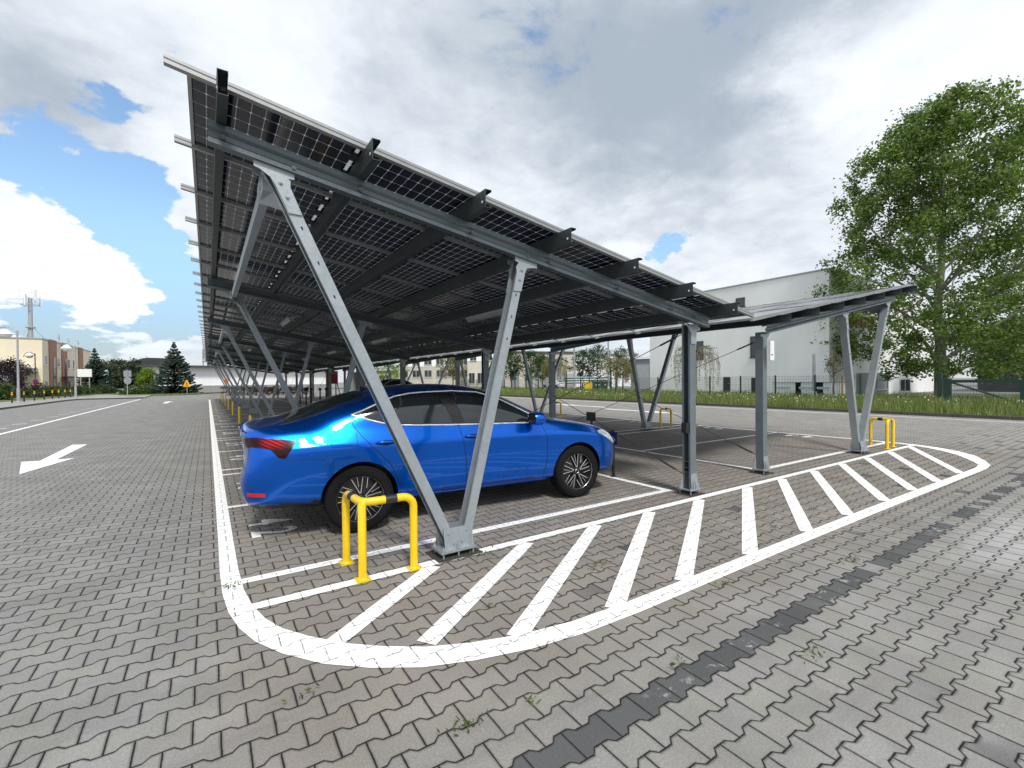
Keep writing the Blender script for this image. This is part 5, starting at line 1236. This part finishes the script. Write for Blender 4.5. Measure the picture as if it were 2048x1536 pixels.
def bush(label, px, dep, w_, h, d_, mat, seed, n=60, per=60, leaf=.07, name='shrub', cat='shrub', rz=0., z=.0, group=None, kind=None):
    g = gnd(px, dep, z); rng = np.random.default_rng(seed); t = thing(name, label, cat, g, rz, group)
    c = rng.normal(size=(n, 3)); c /= np.linalg.norm(c, axis=1)[:, None]; c *= (rng.random(n)**.4)[:, None]; c[:, 2] = np.abs(c[:, 2]); c *= np.array((w_/2, d_/2, h*.86))*np.array(1.)
    C = clump_cloud(rng, c, per, .17*min(1.6, max(.8, h)), .8); C[:, 2] = np.maximum(C[:, 2], .02); A_, B_ = rand_axes(rng, len(C), leaf, .6, .15); quads_mesh('foliage', C, A_, B_, mat, t)
    m = MB()
    for q in range(6):
        a = q*1.05; m.tube([(0, 0, 0), (math.cos(a)*w_*.22, math.sin(a)*d_*.22, h*.55)], [.03, .01], 5)
    m.build('stem', 'bark', t); return t
g = gnd(296, 60); leafy('small bright lime green tree near the square sign', 'lime_tree', (g.x, g.y, 0), zat(733, 60), .9, .06, rnd_env(1.05), 8, 64, 70, .36, .08, 'lime_leaf', 81)
g = gnd(20, 47); leafy('dark purple leaved tree at the left edge', 'purple_tree', (g.x, g.y, 0), zat(714, 47), .5, .1, rnd_env(2.1), 9, 80, 60, .5, .09, 'purple_leaf', 82)
bush('light green rounded bush at the left edge', 2, 40, 1.7, 2.1, 1.7, 'juniper_leaf', 83)
for i, (lab, px, dep, w_, h, mat) in enumerate([('low spreading juniper left of the round sign', 50, 46, 2.6, .75, 'hedge_leaf'), ('wide juniper mound behind the middle bollards', 92, 50, 4.2, 1.05, 'juniper_leaf'), ('dark juniper mound under the far lamp', 130, 53, 4.6, 1.15, 'hedge_leaf'), ('juniper mound right of the far lamp', 165, 60, 3.4, 1.0, 'juniper_leaf'), ('brownish rounded shrub before the first spruce', 196, 64, 3.6, 1.3, 'hedge_leaf'), ('low dark shrub at the road bend', 222, 66, 3.4, .7, 'hedge_leaf'),
                                             ('bright juniper mass right of the square sign', 276, 57, 3.4, 1.15, 'juniper_leaf'), ('dark juniper between the lime tree and the spruce', 312, 60, 3.2, .95, 'hedge_leaf'), ('low dark shrub under the big spruce', 345, 60, 3.4, .7, 'hedge_leaf')]):
    bush(lab, px, dep, w_*1.1, h*1.3, 2.4, mat, 90+i, 70, 60, .075, 'juniper_shrub', 'shrub', 0, .05, 'shrubs round the car park end')
# dark red hedge under the far end of the carport
a, b = gnd(446, 50.5), gnd(616, 52); t = thing('red_hedge', 'dark red clipped hedge closing the stalls at the far end', 'hedge', a, math.atan2(b.y-a.y, b.x-a.x)); L = (b-a).length
rng = np.random.default_rng(99); c = np.stack([rng.uniform(0, L, 260), rng.uniform(-.6, .6, 260), rng.uniform(.1, .95, 260)], 1); C = clump_cloud(rng, c, 46, .2); C[:, 2] = np.maximum(C[:, 2], .02); A_, B_ = rand_axes(rng, len(C), .055, .6, .1); quads_mesh('foliage', C, A_, B_, 'red_hedge_leaf', t)
m = MB()
for k in range(int(L/.5)): m.tube([(.25+.5*k, 0, 0), (.3+.5*k, .1, .7)], [.02, .008], 4)
m.build('stem', 'bark', t)
# end islands
for nm, pts in (('planting_bed', [(-7.6, 66.5), (-1.5, 68.5), (2.2, 78), (-12, 80)]), ('planting_bed', [(-80, 58), (-14, 47), (-12.6, 58), (-11, 76), (-16, 95), (-80, 95)])):
    sheet(nm, pts, .0, 'grass_soil', .13)
# far wood: a mass nobody could count
rng = np.random.default_rng(5); cen = []
for i in range(46):
    px = rng.uniform(188, 345); dep = rng.uniform(128, 165); g = gnd(px, dep); H = zat(718, dep)*rng.uniform(.80, 1.08); w_ = rng.uniform(2.4, 3.8)
    for k in range(34):
        d = rng.normal(size=3); d /= np.linalg.norm(d); cen.append((g.x+d[0]*w_, g.y+d[1]*w_, H*.52+d[2]*H*.46))
C = clump_cloud(rng, np.array(cen), 24, 1.0); A_, B_ = rand_axes(rng, len(C), .30, .7, .1); f = quads_mesh('far_wood', C, A_, B_, 'forest_leaf'); f['kind'] = 'stuff'; tag(f, 'dark green wood on the skyline beyond the road bend', 'wood')
for i, (px, dep) in enumerate([(2000, 70), (2060, 62)]):
    g = gnd(px, dep); leafy(['dark far tree above the slate building', 'dark far tree at the right edge above the slate roof'][i], 'round_tree', (g.x, g.y, 0), 9.5, 1.5, .2, rnd_env(4.2), 8, 90, 40, .9, .2, 'tree_leaf', 110+i, group='trees behind the fence')
# dark hill of trees behind the buildings on the right
